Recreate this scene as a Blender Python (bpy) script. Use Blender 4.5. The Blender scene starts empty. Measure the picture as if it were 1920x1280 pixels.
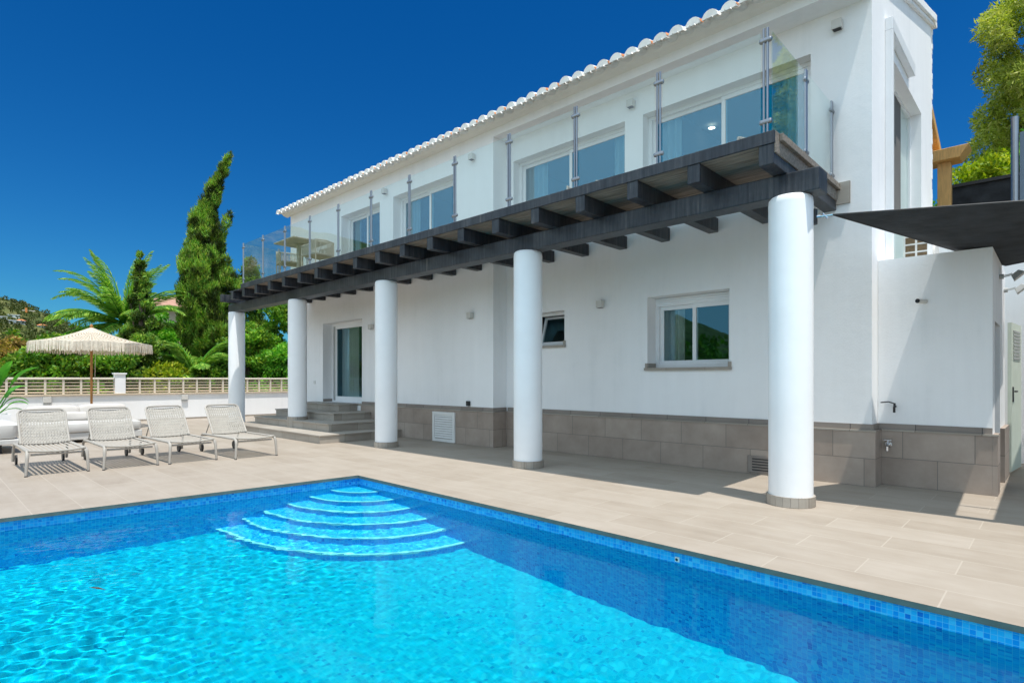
import bpy, bmesh, math, random
import numpy as np
from mathutils import Vector, noise
random.seed(7); rng = np.random.default_rng(11)
S = bpy.context.scene
COL = S.collection
R = math.radians
PI = math.pi

# ------------------------------------------------------------------ tagging / objects
def tag(o, label=None, cat=None, group=None, kind=None):
    if label: o['label'] = label
    if cat: o['category'] = cat
    if group: o['group'] = group
    if kind: o['kind'] = kind
    return o

def thing(name, label, cat, loc=(0, 0, 0), group=None, rz=0):
    o = bpy.data.objects.new(name, None); COL.objects.link(o)
    o.empty_display_size = 0.2
    o.location = loc; o.rotation_euler = (0, 0, rz)
    return tag(o, label, cat, group)

def copy_tree(o, parent=None):
    c = o.copy(); COL.objects.link(c); c.parent = parent
    for ch in list(o.children): copy_tree(ch, c)
    return c

class MB:
    """collects polygons, builds ONE mesh object"""
    def __init__(s): s.v = []; s.f = []; s.smooth = False
    def quad(s, *p):
        n = len(s.v); s.v += [tuple(q) for q in p]; s.f.append(tuple(range(n, n + len(p)))); return s
    def box(s, x0, x1, y0, y1, z0, z1):
        n = len(s.v)
        s.v += [(x0, y0, z0), (x1, y0, z0), (x1, y1, z0), (x0, y1, z0), (x0, y0, z1), (x1, y0, z1), (x1, y1, z1), (x0, y1, z1)]
        s.f += [tuple(n + i for i in q) for q in ((3, 2, 1, 0), (4, 5, 6, 7), (0, 1, 5, 4), (1, 2, 6, 5), (2, 3, 7, 6), (3, 0, 4, 7))]
        return s
    def hexa(s, p):   # 8 points: bottom 4 ccw, top 4 ccw
        n = len(s.v); s.v += [tuple(q) for q in p]
        s.f += [tuple(n + i for i in q) for q in ((3, 2, 1, 0), (4, 5, 6, 7), (0, 1, 5, 4), (1, 2, 6, 5), (2, 3, 7, 6), (3, 0, 4, 7))]
        return s
    def tube(s, pts, r, seg=8, cap=True):
        pts = [Vector(p) for p in pts]; n = len(s.v); k = len(pts)
        rr = r if isinstance(r, (list, tuple)) else [r] * k
        prev = None
        for i, p in enumerate(pts):
            t = (pts[min(i + 1, k - 1)] - pts[max(i - 1, 0)]).normalized()
            up = prev if prev is not None else (Vector((0, 0, 1)) if abs(t.z) < .9 else Vector((0, 1, 0)))
            a = t.cross(up)
            if a.length < 1e-6: a = t.cross(Vector((1, 0, 0)))
            a.normalize(); b = a.cross(t).normalized(); prev = b
            for j in range(seg):
                an = 2 * PI * j / seg
                s.v.append(tuple(p + (a * math.cos(an) + b * math.sin(an)) * rr[i]))
        for i in range(k - 1):
            for j in range(seg):
                j2 = (j + 1) % seg
                s.f.append((n + i * seg + j, n + i * seg + j2, n + (i + 1) * seg + j2, n + (i + 1) * seg + j))
        if cap:
            s.f.append(tuple(n + j for j in reversed(range(seg))))
            s.f.append(tuple(n + (k - 1) * seg + j for j in range(seg)))
        return s
    def lathe(s, prof, cx, cy, seg=32, a0=0, a1=2 * PI):
        n = len(s.v); k = len(prof); full = abs(a1 - a0 - 2 * PI) < 1e-6
        m = seg if full else seg + 1
        for j in range(m):
            an = a0 + (a1 - a0) * j / seg
            for r, z in prof: s.v.append((cx + r * math.cos(an), cy + r * math.sin(an), z))
        for j in range(seg):
            j2 = (j + 1) % m
            for i in range(k - 1):
                s.f.append((n + j * k + i, n + j2 * k + i, n + j2 * k + i + 1, n + j * k + i + 1))
        return s
    def disc(s, c, ax, r, seg=20):
        c = Vector(c); ax = Vector(ax).normalized()
        a = ax.cross(Vector((0, 0, 1)))
        if a.length < 1e-3: a = Vector((1, 0, 0))
        a.normalize(); b = ax.cross(a)
        n = len(s.v)
        for j in range(seg):
            an = 2 * PI * j / seg; s.v.append(tuple(c + (a * math.cos(an) + b * math.sin(an)) * r))
        s.f.append(tuple(range(n, n + seg))); return s
    def build(s, name, mat, parent=None, bevel=0, smooth=None, recalc=True, world=True, bseg=2):
        off = Vector((0, 0, 0))
        if parent is not None and world:
            q = parent
            while q is not None: off += q.location; q = q.parent
        me = bpy.data.meshes.new(name)
        me.from_pydata([(x - off.x, y - off.y, z - off.z) for x, y, z in s.v], [], s.f)
        if recalc:
            bm = bmesh.new(); bm.from_mesh(me)
            if smooth: bmesh.ops.remove_doubles(bm, verts=bm.verts, dist=1e-5)
            bmesh.ops.recalc_face_normals(bm, faces=bm.faces); bm.to_mesh(me); bm.free()
        uv(me, off)
        if mat: me.materials.append(mat)
        o = bpy.data.objects.new(name, me); COL.objects.link(o)
        if parent is not None: o.parent = parent
        if bevel:
            m = o.modifiers.new('bevel', 'BEVEL'); m.width = bevel; m.segments = bseg; m.limit_method = 'ANGLE'; m.angle_limit = R(40)
            m.harden_normals = False
        if smooth or s.smooth:
            me.shade_smooth() if hasattr(me, 'shade_smooth') else None
            try: me.set_sharp_from_angle(angle=R(38))
            except Exception: pass
        return o

def uv(me, off=Vector((0, 0, 0))):
    nl = len(me.loops)
    if not nl: return
    co = np.empty(len(me.vertices) * 3); me.vertices.foreach_get('co', co); co = co.reshape(-1, 3) + np.array(off)
    li = np.empty(nl, np.int32); me.loops.foreach_get('vertex_index', li)
    np_ = len(me.polygons)
    nm = np.empty(np_ * 3); me.polygons.foreach_get('normal', nm); nm = np.abs(nm.reshape(-1, 3))
    lt = np.empty(np_, np.int32); me.polygons.foreach_get('loop_total', lt)
    ax = np.repeat(nm.argmax(1), lt)
    p = co[li]
    u = np.where(ax == 0, p[:, 1], p[:, 0]); v = np.where(ax == 2, p[:, 1], p[:, 2])
    l = me.uv_layers.new(name='UVMap')
    l.data.foreach_set('uv', np.stack([u, v], 1).astype(np.float32).ravel())

# ------------------------------------------------------------------ materials
def nodes(name):
    m = bpy.data.materials.new(name); m.use_nodes = True
    nt = m.node_tree; nt.nodes.clear()
    out = nt.nodes.new('ShaderNodeOutputMaterial')
    return m, nt, out
def N(nt, t, **kw):
    n = nt.nodes.new(t)
    for k, v in kw.items(): setattr(n, k, v)
    return n
def ramp(nt, stops, interp='LINEAR'):
    r = N(nt, 'ShaderNodeValToRGB'); r.color_ramp.interpolation = interp
    e = r.color_ramp.elements
    while len(e) < len(stops): e.new(0.5)
    for i, (p, c) in enumerate(stops):
        e[i].position = p; e[i].color = (c[0], c[1], c[2], 1)
    return r
def ntex(nt, scale, detail=4, rough=.55, co=None, dim='3D'):
    n = N(nt, 'ShaderNodeTexNoise'); n.inputs['Scale'].default_value = scale
    n.inputs['Detail'].default_value = detail; n.inputs['Roughness'].default_value = rough
    if co is not None: nt.links.new(co, n.inputs['Vector'])
    return n
def math_(nt, op, a, b=None, clamp=False):
    n = N(nt, 'ShaderNodeMath', operation=op); n.use_clamp = clamp
    for i, x in enumerate((a, b)):
        if x is None: continue
        if isinstance(x, (int, float)): n.inputs[i].default_value = x
        else: nt.links.new(x, n.inputs[i])
    return n.outputs[0]
def mixc(nt, fac, a, b, mode='MIX'):
    n = N(nt, 'ShaderNodeMix', data_type='RGBA', blend_type=mode)
    for i, x in ((0, fac), (6, a), (7, b)):
        if isinstance(x, (int, float)): n.inputs[i].default_value = x
        elif isinstance(x, (tuple, list)): n.inputs[i].default_value = (*x[:3], 1)
        else: nt.links.new(x, n.inputs[i])
    return n.outputs[2]
def principled(nt, out, rough=.6, spec=.3, metal=0):
    p = N(nt, 'ShaderNodeBsdfPrincipled')
    p.inputs['Roughness'].default_value = rough; p.inputs['Metallic'].default_value = metal
    p.inputs['Specular IOR Level'].default_value = spec
    nt.links.new(p.outputs[0], out.inputs[0]); return p
def bump(nt, p, h, strength=.3, dist=.01):
    b = N(nt, 'ShaderNodeBump'); b.inputs['Strength'].default_value = strength; b.inputs['Distance'].default_value = dist
    nt.links.new(h, b.inputs['Height']); nt.links.new(b.outputs[0], p.inputs['Normal'])

def plain(name, c, rough=.6, var=.12, scale=3, bs=0, bd=.003, bscale=60, metal=0, spec=.3, stretch=None):
    m, nt, out = nodes(name); p = principled(nt, out, rough, spec, metal)
    tc = N(nt, 'ShaderNodeTexCoord'); co = tc.outputs['Object']
    if stretch:
        mp = N(nt, 'ShaderNodeMapping'); mp.inputs['Scale'].default_value = stretch
        nt.links.new(co, mp.inputs[0]); co = mp.outputs[0]
    n1 = ntex(nt, scale, 5, .6, co)
    lo = tuple(max(0, x * (1 - var)) for x in c); hi = tuple(min(1, x * (1 + var)) for x in c)
    r = ramp(nt, [(.3, lo), (.7, hi)]); nt.links.new(n1.outputs[0], r.inputs[0])
    nt.links.new(r.outputs[0], p.inputs['Base Color'])
    if bs:
        n2 = ntex(nt, bscale, 4, .6, co); bump(nt, p, n2.outputs[0], bs, bd)
    return m

def stucco(name, c, bs=.6, bd=.006):
    m, nt, out = nodes(name); p = principled(nt, out, .85, .15)
    tc = N(nt, 'ShaderNodeTexCoord'); co = tc.outputs['Object']
    n1 = ntex(nt, .7, 6, .65, co)
    mp = N(nt, 'ShaderNodeMapping'); mp.inputs['Scale'].default_value = (6, 6, .5); nt.links.new(co, mp.inputs[0])
    n3 = ntex(nt, 1, 5, .7, mp.outputs[0])
    f = math_(nt, 'ADD', math_(nt, 'MULTIPLY', n1.outputs[0], .6), math_(nt, 'MULTIPLY', n3.outputs[0], .4))
    r = ramp(nt, [(.28, tuple(x * k for x, k in zip(c, (.86, .87, .87)))), (.46, tuple(x * .965 for x in c)), (.6, c)]); nt.links.new(f, r.inputs[0])
    nt.links.new(r.outputs[0], p.inputs['Base Color'])
    n2 = ntex(nt, 45, 5, .65, co); n4 = ntex(nt, 9, 3, .5, co)
    h = math_(nt, 'ADD', n2.outputs[0], math_(nt, 'MULTIPLY', n4.outputs[0], 1.4))
    bump(nt, p, h, bs, bd); return m

def tiles(name, w, h, stops, mortar, msize=.003, rough=.55, offset=.5, rough_noise=2.2, bs=.25, streak=(1.2, 8), spec=.3, pvar=.30):
    m, nt, out = nodes(name); p = principled(nt, out, rough, spec)
    u = N(nt, 'ShaderNodeUVMap'); co = u.outputs[0]
    b = N(nt, 'ShaderNodeTexBrick'); nt.links.new(co, b.inputs['Vector'])
    b.offset = offset; b.offset_frequency = 2
    b.inputs['Scale'].default_value = 1; b.inputs['Brick Width'].default_value = w; b.inputs['Row Height'].default_value = h
    b.inputs['Mortar Size'].default_value = msize; b.inputs['Mortar Smooth'].default_value = .1
    b.inputs['Color1'].default_value = (0, 0, 0, 1); b.inputs['Color2'].default_value = (1, 1, 1, 1); b.inputs['Mortar'].default_value = (.5, .5, .5, 1)
    b.inputs['Bias'].default_value = 0
    n1 = ntex(nt, rough_noise, 8, .65, co)
    mp = N(nt, 'ShaderNodeMapping'); mp.inputs['Scale'].default_value = (streak[0], streak[1], 1); nt.links.new(co, mp.inputs[0])
    n2 = ntex(nt, 1, 6, .65, mp.outputs[0])
    t = math_(nt, 'ADD', math_(nt, 'MULTIPLY', b.outputs['Color'], pvar), math_(nt, 'ADD', math_(nt, 'MULTIPLY', n1.outputs[0], .45), math_(nt, 'MULTIPLY', n2.outputs[0], .45)))
    r = ramp(nt, stops); nt.links.new(t, r.inputs[0])
    c = mixc(nt, b.outputs['Fac'], r.outputs[0], mortar)
    nt.links.new(c, p.inputs['Base Color'])
    hgt = math_(nt, 'SUBTRACT', math_(nt, 'MULTIPLY', n1.outputs[0], .25), b.outputs['Fac'])
    bump(nt, p, hgt, bs, .003); return m

def glass(name, tint, base, power=1.0, rough=0.0, gcol=(1, 1, 1)):
    m, nt, out = nodes(name)
    t = N(nt, 'ShaderNodeBsdfTransparent'); t.inputs[0].default_value = (*tint, 1)
    g = N(nt, 'ShaderNodeBsdfGlossy'); g.inputs['Roughness'].default_value = rough; g.inputs[0].default_value = (*gcol, 1)
    ge = N(nt, 'ShaderNodeNewGeometry'); dt = N(nt, 'ShaderNodeVectorMath', operation='DOT_PRODUCT')
    nt.links.new(ge.outputs['Incoming'], dt.inputs[0]); nt.links.new(ge.outputs['Normal'], dt.inputs[1])
    c1 = math_(nt, 'SUBTRACT', 1.0, math_(nt, 'ABSOLUTE', dt.outputs['Value']), True)
    f = math_(nt, 'ADD', math_(nt, 'MULTIPLY', math_(nt, 'POWER', c1, 5.0), power), base, True)
    mx = N(nt, 'ShaderNodeMixShader'); nt.links.new(f, mx.inputs[0]); nt.links.new(t.outputs[0], mx.inputs[1]); nt.links.new(g.outputs[0], mx.inputs[2])
    nt.links.new(mx.outputs[0], out.inputs[0]); return m

def leafmat(name, stops, trans=.35, nscale=.7, nstops=(.35, .65), dark=.45):
    m, nt, out = nodes(name)
    geo = N(nt, 'ShaderNodeNewGeometry')
    r = ramp(nt, stops); nt.links.new(geo.outputs['Random Per Island'], r.inputs[0])
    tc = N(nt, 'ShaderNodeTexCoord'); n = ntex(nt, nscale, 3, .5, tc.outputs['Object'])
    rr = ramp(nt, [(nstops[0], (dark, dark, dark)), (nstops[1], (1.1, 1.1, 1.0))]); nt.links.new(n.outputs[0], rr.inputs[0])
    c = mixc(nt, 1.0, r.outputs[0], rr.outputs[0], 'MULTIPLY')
    d = N(nt, 'ShaderNodeBsdfPrincipled'); d.inputs['Roughness'].default_value = .55; d.inputs['Specular IOR Level'].default_value = .25
    nt.links.new(c, d.inputs['Base Color'])
    t = N(nt, 'ShaderNodeBsdfTranslucent'); c2 = mixc(nt, 1.0, c, (1.15, 1.25, .5), 'MULTIPLY'); nt.links.new(c2, t.inputs[0])
    mx = N(nt, 'ShaderNodeMixShader'); mx.inputs[0].default_value = trans
    nt.links.new(d.outputs[0], mx.inputs[1]); nt.links.new(t.outputs[0], mx.inputs[2]); nt.links.new(mx.outputs[0], out.inputs[0])
    return m

M = {}
M['wall'] = stucco('white_stucco', (.91, .91, .91), .26, .005)
M['wall_smooth'] = stucco('white_render', (.90, .90, .90), .25, .003)
M['cornice'] = stucco('cornice_white', (.84, .82, .77), .2, .003)
M['column'] = plain('column_white_paint', (.89, .90, .91), .42, .04, 1.6, .14, .003, 9, spec=.35)
M['pave'] = tiles('terrace_tile', .96, .385, [(.25, (.265, .217, .17)), (.46, (.335, .282, .228)), (.60, (.370, .317, .262)), (.8, (.42, .365, .31))], (.42, .365, .305), .0045, pvar=.17, streak=(1.5, 6))
M['plinth'] = tiles('plinth_tile', .66, .325, [(.3, (.26, .205, .17)), (.55, (.37, .30, .25)), (.8, (.47, .395, .34))], (.19, .168, .15), .004, .5, .5, 3, .3, (2, 2), pvar=.16)
M['plinthcap'] = tiles('plinth_cap_tile', .6, 2, [(.3, (.20, .17, .15)), (.7, (.29, .25, .22))], (.07, .063, .058), .004, .5, .0, 3)
M['step'] = tiles('step_tile', .6, 5, [(.3, (.26, .225, .185)), (.55, (.34, .30, .255)), (.8, (.42, .38, .33))], (.19, .165, .14), .004, .55, 0, 2.5)
M['coping'] = plain('coping_edge', (.11, .14, .13), .6, .2, 6)
M['black'] = None
def blackwood():
    m, nt, out = nodes('black_stained_timber'); p = principled(nt, out, .42, .45)
    tc = N(nt, 'ShaderNodeTexCoord'); co = tc.outputs['Object']
    mp = N(nt, 'ShaderNodeMapping'); mp.inputs['Scale'].default_value = (16, 16, .9); nt.links.new(co, mp.inputs[0])
    n1 = ntex(nt, 1.4, 6, .7, mp.outputs[0]); n2 = ntex(nt, 2.2, 5, .6, co)
    mp2 = N(nt, 'ShaderNodeMapping'); mp2.inputs['Scale'].default_value = (1.5, 1.5, 40); nt.links.new(co, mp2.inputs[0])
    n3 = ntex(nt, 1.2, 5, .6, mp2.outputs[0])
    r = ramp(nt, [(.40, (.013, .016, .022)), (.60, (.034, .037, .044)), (.70, (.075, .072, .068)), (.80, (.17, .155, .135))]); nt.links.new(n1.outputs[0], r.inputs[0])
    r2 = ramp(nt, [(.4, (.85, .9, 1.0)), (.65, (2.0, 1.9, 1.75))]); nt.links.new(n2.outputs[0], r2.inputs[0])
    nt.links.new(mixc(nt, 1, r.outputs[0], r2.outputs[0], 'MULTIPLY'), p.inputs['Base Color'])
    bump(nt, p, n3.outputs[0], .25, .003); return m
M['black'] = blackwood()
M['deckwood'] = plain('weathered_deck_boards', (.22, .19, .16), .7, .45, 3, .4, .004, 12, stretch=(1, 14, 14))
M['steel'] = plain('brushed_steel', (.30, .31, .33), .32, .08, 4, metal=1)
M['chrome'] = plain('chrome', (.7, .7, .72), .15, .05, 4, metal=1)
M['alu'] = plain('white_window_frame', (.82, .83, .84), .4, .03, 2)
M['curtain'] = None
def curtain():
    m, nt, out = nodes('sheer_curtain')
    d = N(nt, 'ShaderNodeBsdfDiffuse'); d.inputs[0].default_value = (.78, .77, .73, 1)
    t = N(nt, 'ShaderNodeBsdfTranslucent'); t.inputs[0].default_value = (.7, .68, .64, 1)
    w = N(nt, 'ShaderNodeTexNoise'); w.inputs['Scale'].default_value = 9
    mx = N(nt, 'ShaderNodeMixShader'); nt.links.new(w.outputs[0], mx.inputs[0]); nt.links.new(d.outputs[0], mx.inputs[1]); nt.links.new(t.outputs[0], mx.inputs[2])
    nt.links.new(mx.outputs[0], out.inputs[0]); return m
M['curtain'] = curtain()
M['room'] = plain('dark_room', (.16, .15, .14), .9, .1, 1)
M['winglass'] = glass('window_glass', (.66, .84, .89), .24, .8, gcol=(.0, .42, .68))
M['lowglass'] = glass('ground_floor_glass', (.76, .86, .86), .15, .8, gcol=(.22, .58, .74))
M['balglass'] = glass('balustrade_glass', (.92, .965, .955), .055, .8)
M['roof'] = plain('whitewashed_roof_tile', (.80, .78, .74), .8, .12, 5, .4, .006, 30)
M['terracotta'] = plain('terracotta_tile', (.55, .22, .09), .8, .35, 9, .3, .004, 30)
M['darkmetal'] = plain('dark_metal', (.03, .03, .032), .5, .15, 5)
M['whiteplastic'] = plain('white_plastic', (.75, .75, .73), .45, .05, 5)
M['lampbox'] = plain('beige_lamp_body', (.62, .60, .56), .5, .06, 5)
M['greyplastic'] = plain('grey_plastic', (.42, .43, .42), .5, .08, 5)
M['sail'] = plain('charcoal_sail_fabric', (.030, .033, .038), .85, .5, 3.5, .9, .02, 3)
M['pine'] = plain('pine_timber', (.62, .36, .13), .55, .2, 4, .2, .003, 20, stretch=(10, 10, 1))
M['cane'] = plain('warm_wood_pole', (.42, .19, .06), .5, .25, 5, stretch=(10, 10, 1))
M['weave'] = plain('taupe_rope_weave', (.385, .36, .32), .8, .12, 25, .4, .003, 140)
M['lframe'] = plain('taupe_metal_frame', (.40, .37, .33), .45, .06, 6)
M['fabric'] = plain('off_white_cushion_fabric', (.52, .49, .455), .9, .1, 3, .35, .004, 40)
M['fabricwhite'] = plain('white_cushion_fabric', (.55, .54, .52), .9, .08, 3, .35, .004, 40)
M['macrame'] = plain('cotton_macrame', (.74, .66, .54), .95, .16, 14, .6, .006, 70)
M['fencebeige'] = plain('beige_fence_slat', (.60, .49, .36), .6, .08, 4)
M['fencewhite'] = plain('cream_fence_post', (.66, .59, .49), .6, .06, 4)
M['bark'] = plain('bark', (.14, .10, .07), .9, .3, 6, .6, .02, 12, stretch=(4, 4, 1))
M['crane'] = plain('orange_crane_paint', (.75, .28, .08), .6, .1, 2)
M['leafbrown'] = plain('dry_leaf', (.06, .035, .018), .7, .2, 30)

def mosaic(name='blue_glass_mosaic', stops=[(0, (.0, .16, .62)), (.14, (.0, .27, .74)), (.38, (.01, .36, .80)), (.62, (.02, .42, .83)), (.82, (.06, .50, .85))], grout=(.16, .52, .82)):
    m, nt, out = nodes(name); p = principled(nt, out, .3, .5)
    u = N(nt, 'ShaderNodeUVMap'); sc = N(nt, 'ShaderNodeVectorMath', operation='SCALE'); sc.inputs['Scale'].default_value = 1 / .029
    nt.links.new(u.outputs[0], sc.inputs[0])
    fl = N(nt, 'ShaderNodeVectorMath', operation='FLOOR'); nt.links.new(sc.outputs[0], fl.inputs[0])
    fr = N(nt, 'ShaderNodeVectorMath', operation='FRACTION'); nt.links.new(sc.outputs[0], fr.inputs[0])
    wn = N(nt, 'ShaderNodeTexWhiteNoise', noise_dimensions='2D'); nt.links.new(fl.outputs[0], wn.inputs['Vector'])
    cl = ntex(nt, 1.6, 2, .5, u.outputs[0])
    k = math_(nt, 'ADD', math_(nt, 'MULTIPLY', wn.outputs[0], .8), math_(nt, 'MULTIPLY', cl.outputs[0], .25))
    r = ramp(nt, stops, 'CONSTANT')
    nt.links.new(k, r.inputs[0])
    sx = N(nt, 'ShaderNodeSeparateXYZ'); nt.links.new(fr.outputs[0], sx.inputs[0])
    e = math_(nt, 'MAXIMUM', math_(nt, 'LESS_THAN', sx.outputs[0], .085), math_(nt, 'LESS_THAN', sx.outputs[1], .085))
    nt.links.new(mixc(nt, e, r.outputs[0], grout), p.inputs['Base Color'])
    return m
M['mosaic'] = mosaic()
M['mosaicfloor'] = mosaic('pale_floor_mosaic', [(0, (.0, .28, .48)), (.15, (.0, .37, .54)), (.38, (.0, .41, .56)), (.62, (.0, .44, .58)), (.80, (.02, .49, .61))], (.03, .46, .58))
M['nosing'] = plain('pale_mosaic_nosing', (.92, .95, .95), .4, .25, 60)

def water():
    m, nt, out = nodes('pool_water')
    rf = N(nt, 'ShaderNodeBsdfRefraction'); rf.inputs['IOR'].default_value = 1.33; rf.inputs['Roughness'].default_value = 0
    rf.inputs[0].default_value = (.45, .98, 1, 1)
    g = N(nt, 'ShaderNodeBsdfGlossy'); g.inputs['Roughness'].default_value = 0.02
    fr = N(nt, 'ShaderNodeFresnel'); fr.inputs[0].default_value = 1.33
    mx = N(nt, 'ShaderNodeMixShader'); nt.links.new(math_(nt, 'MULTIPLY', fr.outputs[0], .34), mx.inputs[0]); nt.links.new(rf.outputs[0], mx.inputs[1]); nt.links.new(g.outputs[0], mx.inputs[2])
    nt.links.new(mx.outputs[0], out.inputs[0]); return m
M['water'] = water()

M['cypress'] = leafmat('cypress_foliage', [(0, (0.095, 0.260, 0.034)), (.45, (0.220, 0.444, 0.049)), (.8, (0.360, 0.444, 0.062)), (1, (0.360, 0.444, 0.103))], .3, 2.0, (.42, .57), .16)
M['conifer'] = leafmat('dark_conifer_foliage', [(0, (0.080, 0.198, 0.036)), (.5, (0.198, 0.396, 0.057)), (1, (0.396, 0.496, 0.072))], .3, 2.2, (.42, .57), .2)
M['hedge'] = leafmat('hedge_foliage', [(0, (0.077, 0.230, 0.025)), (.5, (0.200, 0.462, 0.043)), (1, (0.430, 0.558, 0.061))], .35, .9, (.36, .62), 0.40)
M['bright'] = leafmat('bright_green_foliage', [(0, (0.082, 0.300, 0.027)), (.5, (0.191, 0.546, 0.049)), (1, (0.382, 0.620, 0.082))], .4, .9, (.36, .62), 0.50)
M['brown'] = leafmat('reddish_hedge_foliage', [(0, (0.162, 0.135, 0.041)), (.5, (0.378, 0.284, 0.065)), (1, (0.594, 0.378, 0.135))], .3, 1.1, (.36, .62), 0.50)
M['yellow'] = leafmat('yellow_green_foliage', [(0, (0.146, 0.270, 0.017)), (.5, (0.354, 0.478, 0.025)), (1, (0.620, 0.620, 0.042))], .4, 1.0, (.36, .62), 0.55)
M['gum'] = leafmat('drooping_olive_foliage', [(0, (0.260, 0.323, 0.048)), (.5, (0.519, 0.600, 0.088)), (.85, (0.600, 0.600, 0.141)), (1, (0.600, 0.600, 0.200))], .35, .9, (.36, .62), 0.50)
M['scrub'] = leafmat('hill_scrub_foliage', [(0, (.05, .08, .02)), (.6, (.10, .13, .03)), (1, (.17, .17, .06))], .2, .05, (.3, .6), .6)
M['palm'] = leafmat('palm_leaflets', [(0, (0.101, 0.254, 0.040)), (.6, (0.238, 0.474, 0.068)), (1, (0.508, 0.620, 0.119))], .35, .5, (.3, .6), 0.70)
M['bird'] = leafmat('paradise_plant_leaf', [(0, (0.060, 0.260, 0.040)), (1, (0.140, 0.440, 0.060))], .35, 2, (.3, .6), 0.80)

def hillmat():
    m, nt, out = nodes('hill_scrub'); p = principled(nt, out, .95, .05)
    tc = N(nt, 'ShaderNodeTexCoord'); co = tc.outputs['Object']
    v = N(nt, 'ShaderNodeTexVoronoi'); v.inputs['Scale'].default_value = .16; nt.links.new(co, v.inputs['Vector'])
    n = ntex(nt, .03, 6, .65, co); n2 = ntex(nt, .25, 5, .7, co)
    t = math_(nt, 'ADD', math_(nt, 'MULTIPLY', n.outputs[0], .6), math_(nt, 'MULTIPLY', n2.outputs[0], .5))
    r = ramp(nt, [(.38, (.025, .045, .014)), (.52, (.075, .095, .03)), (.62, (.16, .15, .06)), (.75, (.30, .25, .18))]); nt.links.new(t, r.inputs[0])
    d = ramp(nt, [(.0, (.5, .5, .5)), (.6, (1.25, 1.25, 1.2))]); nt.links.new(v.outputs['Distance'], d.inputs[0])
    nt.links.new(mixc(nt, 1, r.outputs[0], d.outputs[0], 'MULTIPLY'), p.inputs['Base Color'])
    return m
M['hill'] = hillmat()
M['ground'] = plain('dry_garden_soil', (.16, .14, .08), .95, .4, .3, .5, .03, 3)

# ------------------------------------------------------------------ camera, light, sky
H = 1.25
cam = bpy.data.cameras.new('camera'); co_ = bpy.data.objects.new('camera', cam); COL.objects.link(co_)
cam.sensor_width = 36; cam.lens = 1074 / 1920 * 36; cam.shift_y = 71 / 1920; cam.clip_start = .05; cam.clip_end = 5000
co_.location = (0, 0, H); co_.rotation_euler = (R(90), 0, math.atan(1025 / 1074))
S.camera = co_
SUN = Vector((.264, -.074, 1)).normalized()
sl = bpy.data.lights.new('sun', 'SUN'); sl.energy = 5.0; sl.angle = R(.53); sl.color = (1, .955, .88)
so = bpy.data.objects.new('sun', sl); COL.objects.link(so); so.rotation_euler = SUN.to_track_quat('Z', 'Y').to_euler(); so.location = (5, -2, 30)
w = bpy.data.worlds.new('World'); S.world = w; w.use_nodes = True
nt = w.node_tree; nt.nodes.clear()
wo = N(nt, 'ShaderNodeOutputWorld'); bg = N(nt, 'ShaderNodeBackground'); sky = N(nt, 'ShaderNodeTexSky', sky_type='NISHITA')
sky.sun_disc = False; sky.sun_elevation = math.asin(SUN.z); sky.sun_rotation = math.atan2(SUN.x, SUN.y)
sky.air_density = 1.0; sky.dust_density = .4; sky.ozone_density = 3.0; sky.altitude = 50
hs = N(nt, 'ShaderNodeHueSaturation'); hs.inputs['Saturation'].default_value = 1.42; hs.inputs['Value'].default_value = 1.0
nt.links.new(sky.outputs[0], hs.inputs['Color'])
skc = mixc(nt, 1.0, hs.outputs[0], (.22, .63, .82), 'MULTIPLY')
# added pale fill in the unseen sky behind the camera; deep blue in view
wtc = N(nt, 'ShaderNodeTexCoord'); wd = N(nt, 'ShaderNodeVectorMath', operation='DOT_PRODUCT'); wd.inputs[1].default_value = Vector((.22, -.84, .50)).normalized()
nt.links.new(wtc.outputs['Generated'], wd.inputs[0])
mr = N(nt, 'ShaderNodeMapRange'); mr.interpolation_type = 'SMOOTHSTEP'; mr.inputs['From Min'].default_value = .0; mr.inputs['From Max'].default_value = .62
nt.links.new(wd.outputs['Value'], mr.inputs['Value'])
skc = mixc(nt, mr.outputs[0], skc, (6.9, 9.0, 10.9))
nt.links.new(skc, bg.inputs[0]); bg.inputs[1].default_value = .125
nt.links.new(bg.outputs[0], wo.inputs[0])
S.view_settings.view_transform = 'Standard'; S.view_settings.look = 'None'; S.view_settings.exposure = 0
cy = S.cycles
cy.use_denoising = True; cy.max_bounces = 14; cy.diffuse_bounces = 5; cy.glossy_bounces = 5; cy.transmission_bounces = 8; cy.transparent_max_bounces = 24
cy.sample_clamp_indirect = 6; cy.caustics_refractive = True; cy.caustics_reflective = False
sl.cycles.is_caustics_light = True

# ------------------------------------------------------------------ ground, terrace, pool
TX0, TX1, TY0, TY1 = -20.0, 13.0, -9.0, 12.5
PA, PB, PC, PD = (-6.62, 4.02), (3.6, 3.80), (3.6, -1.2), (-7.02, -1.2)    # pool rim, far-left corner first
def structure(o): return tag(o, kind='structure')
g = MB(); O = 2500; e = .3
for a, b in (((-O, -O), (O, TY0 + e)), ((-O, TY1 - e), (O, O)), ((-O, TY0 + e), (TX0 + e, TY1 - e)), ((TX1 - e, TY0 + e), (O, TY1 - e))):
    g.quad((a[0], a[1], -.06), (b[0], a[1], -.06), (b[0], b[1], -.06), (a[0], b[1], -.06))
structure(g.build('ground', M['ground'], recalc=False))
t = MB()
oc = [(TX0, TY1), (TX1, TY1), (TX1, TY0), (TX0, TY0)]; pc = [PA, PB, PC, PD]
for i in range(4):
    j = (i + 1) % 4
    t.quad((*oc[i], 0), (*pc[i], 0), (*pc[j], 0), (*oc[j], 0))
    t.quad((*oc[i], 0), (*oc[j], 0), (*oc[j], -.3), (*oc[i], -.3))
structure(t.build('terrace', M['pave'], recalc=False))
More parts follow.
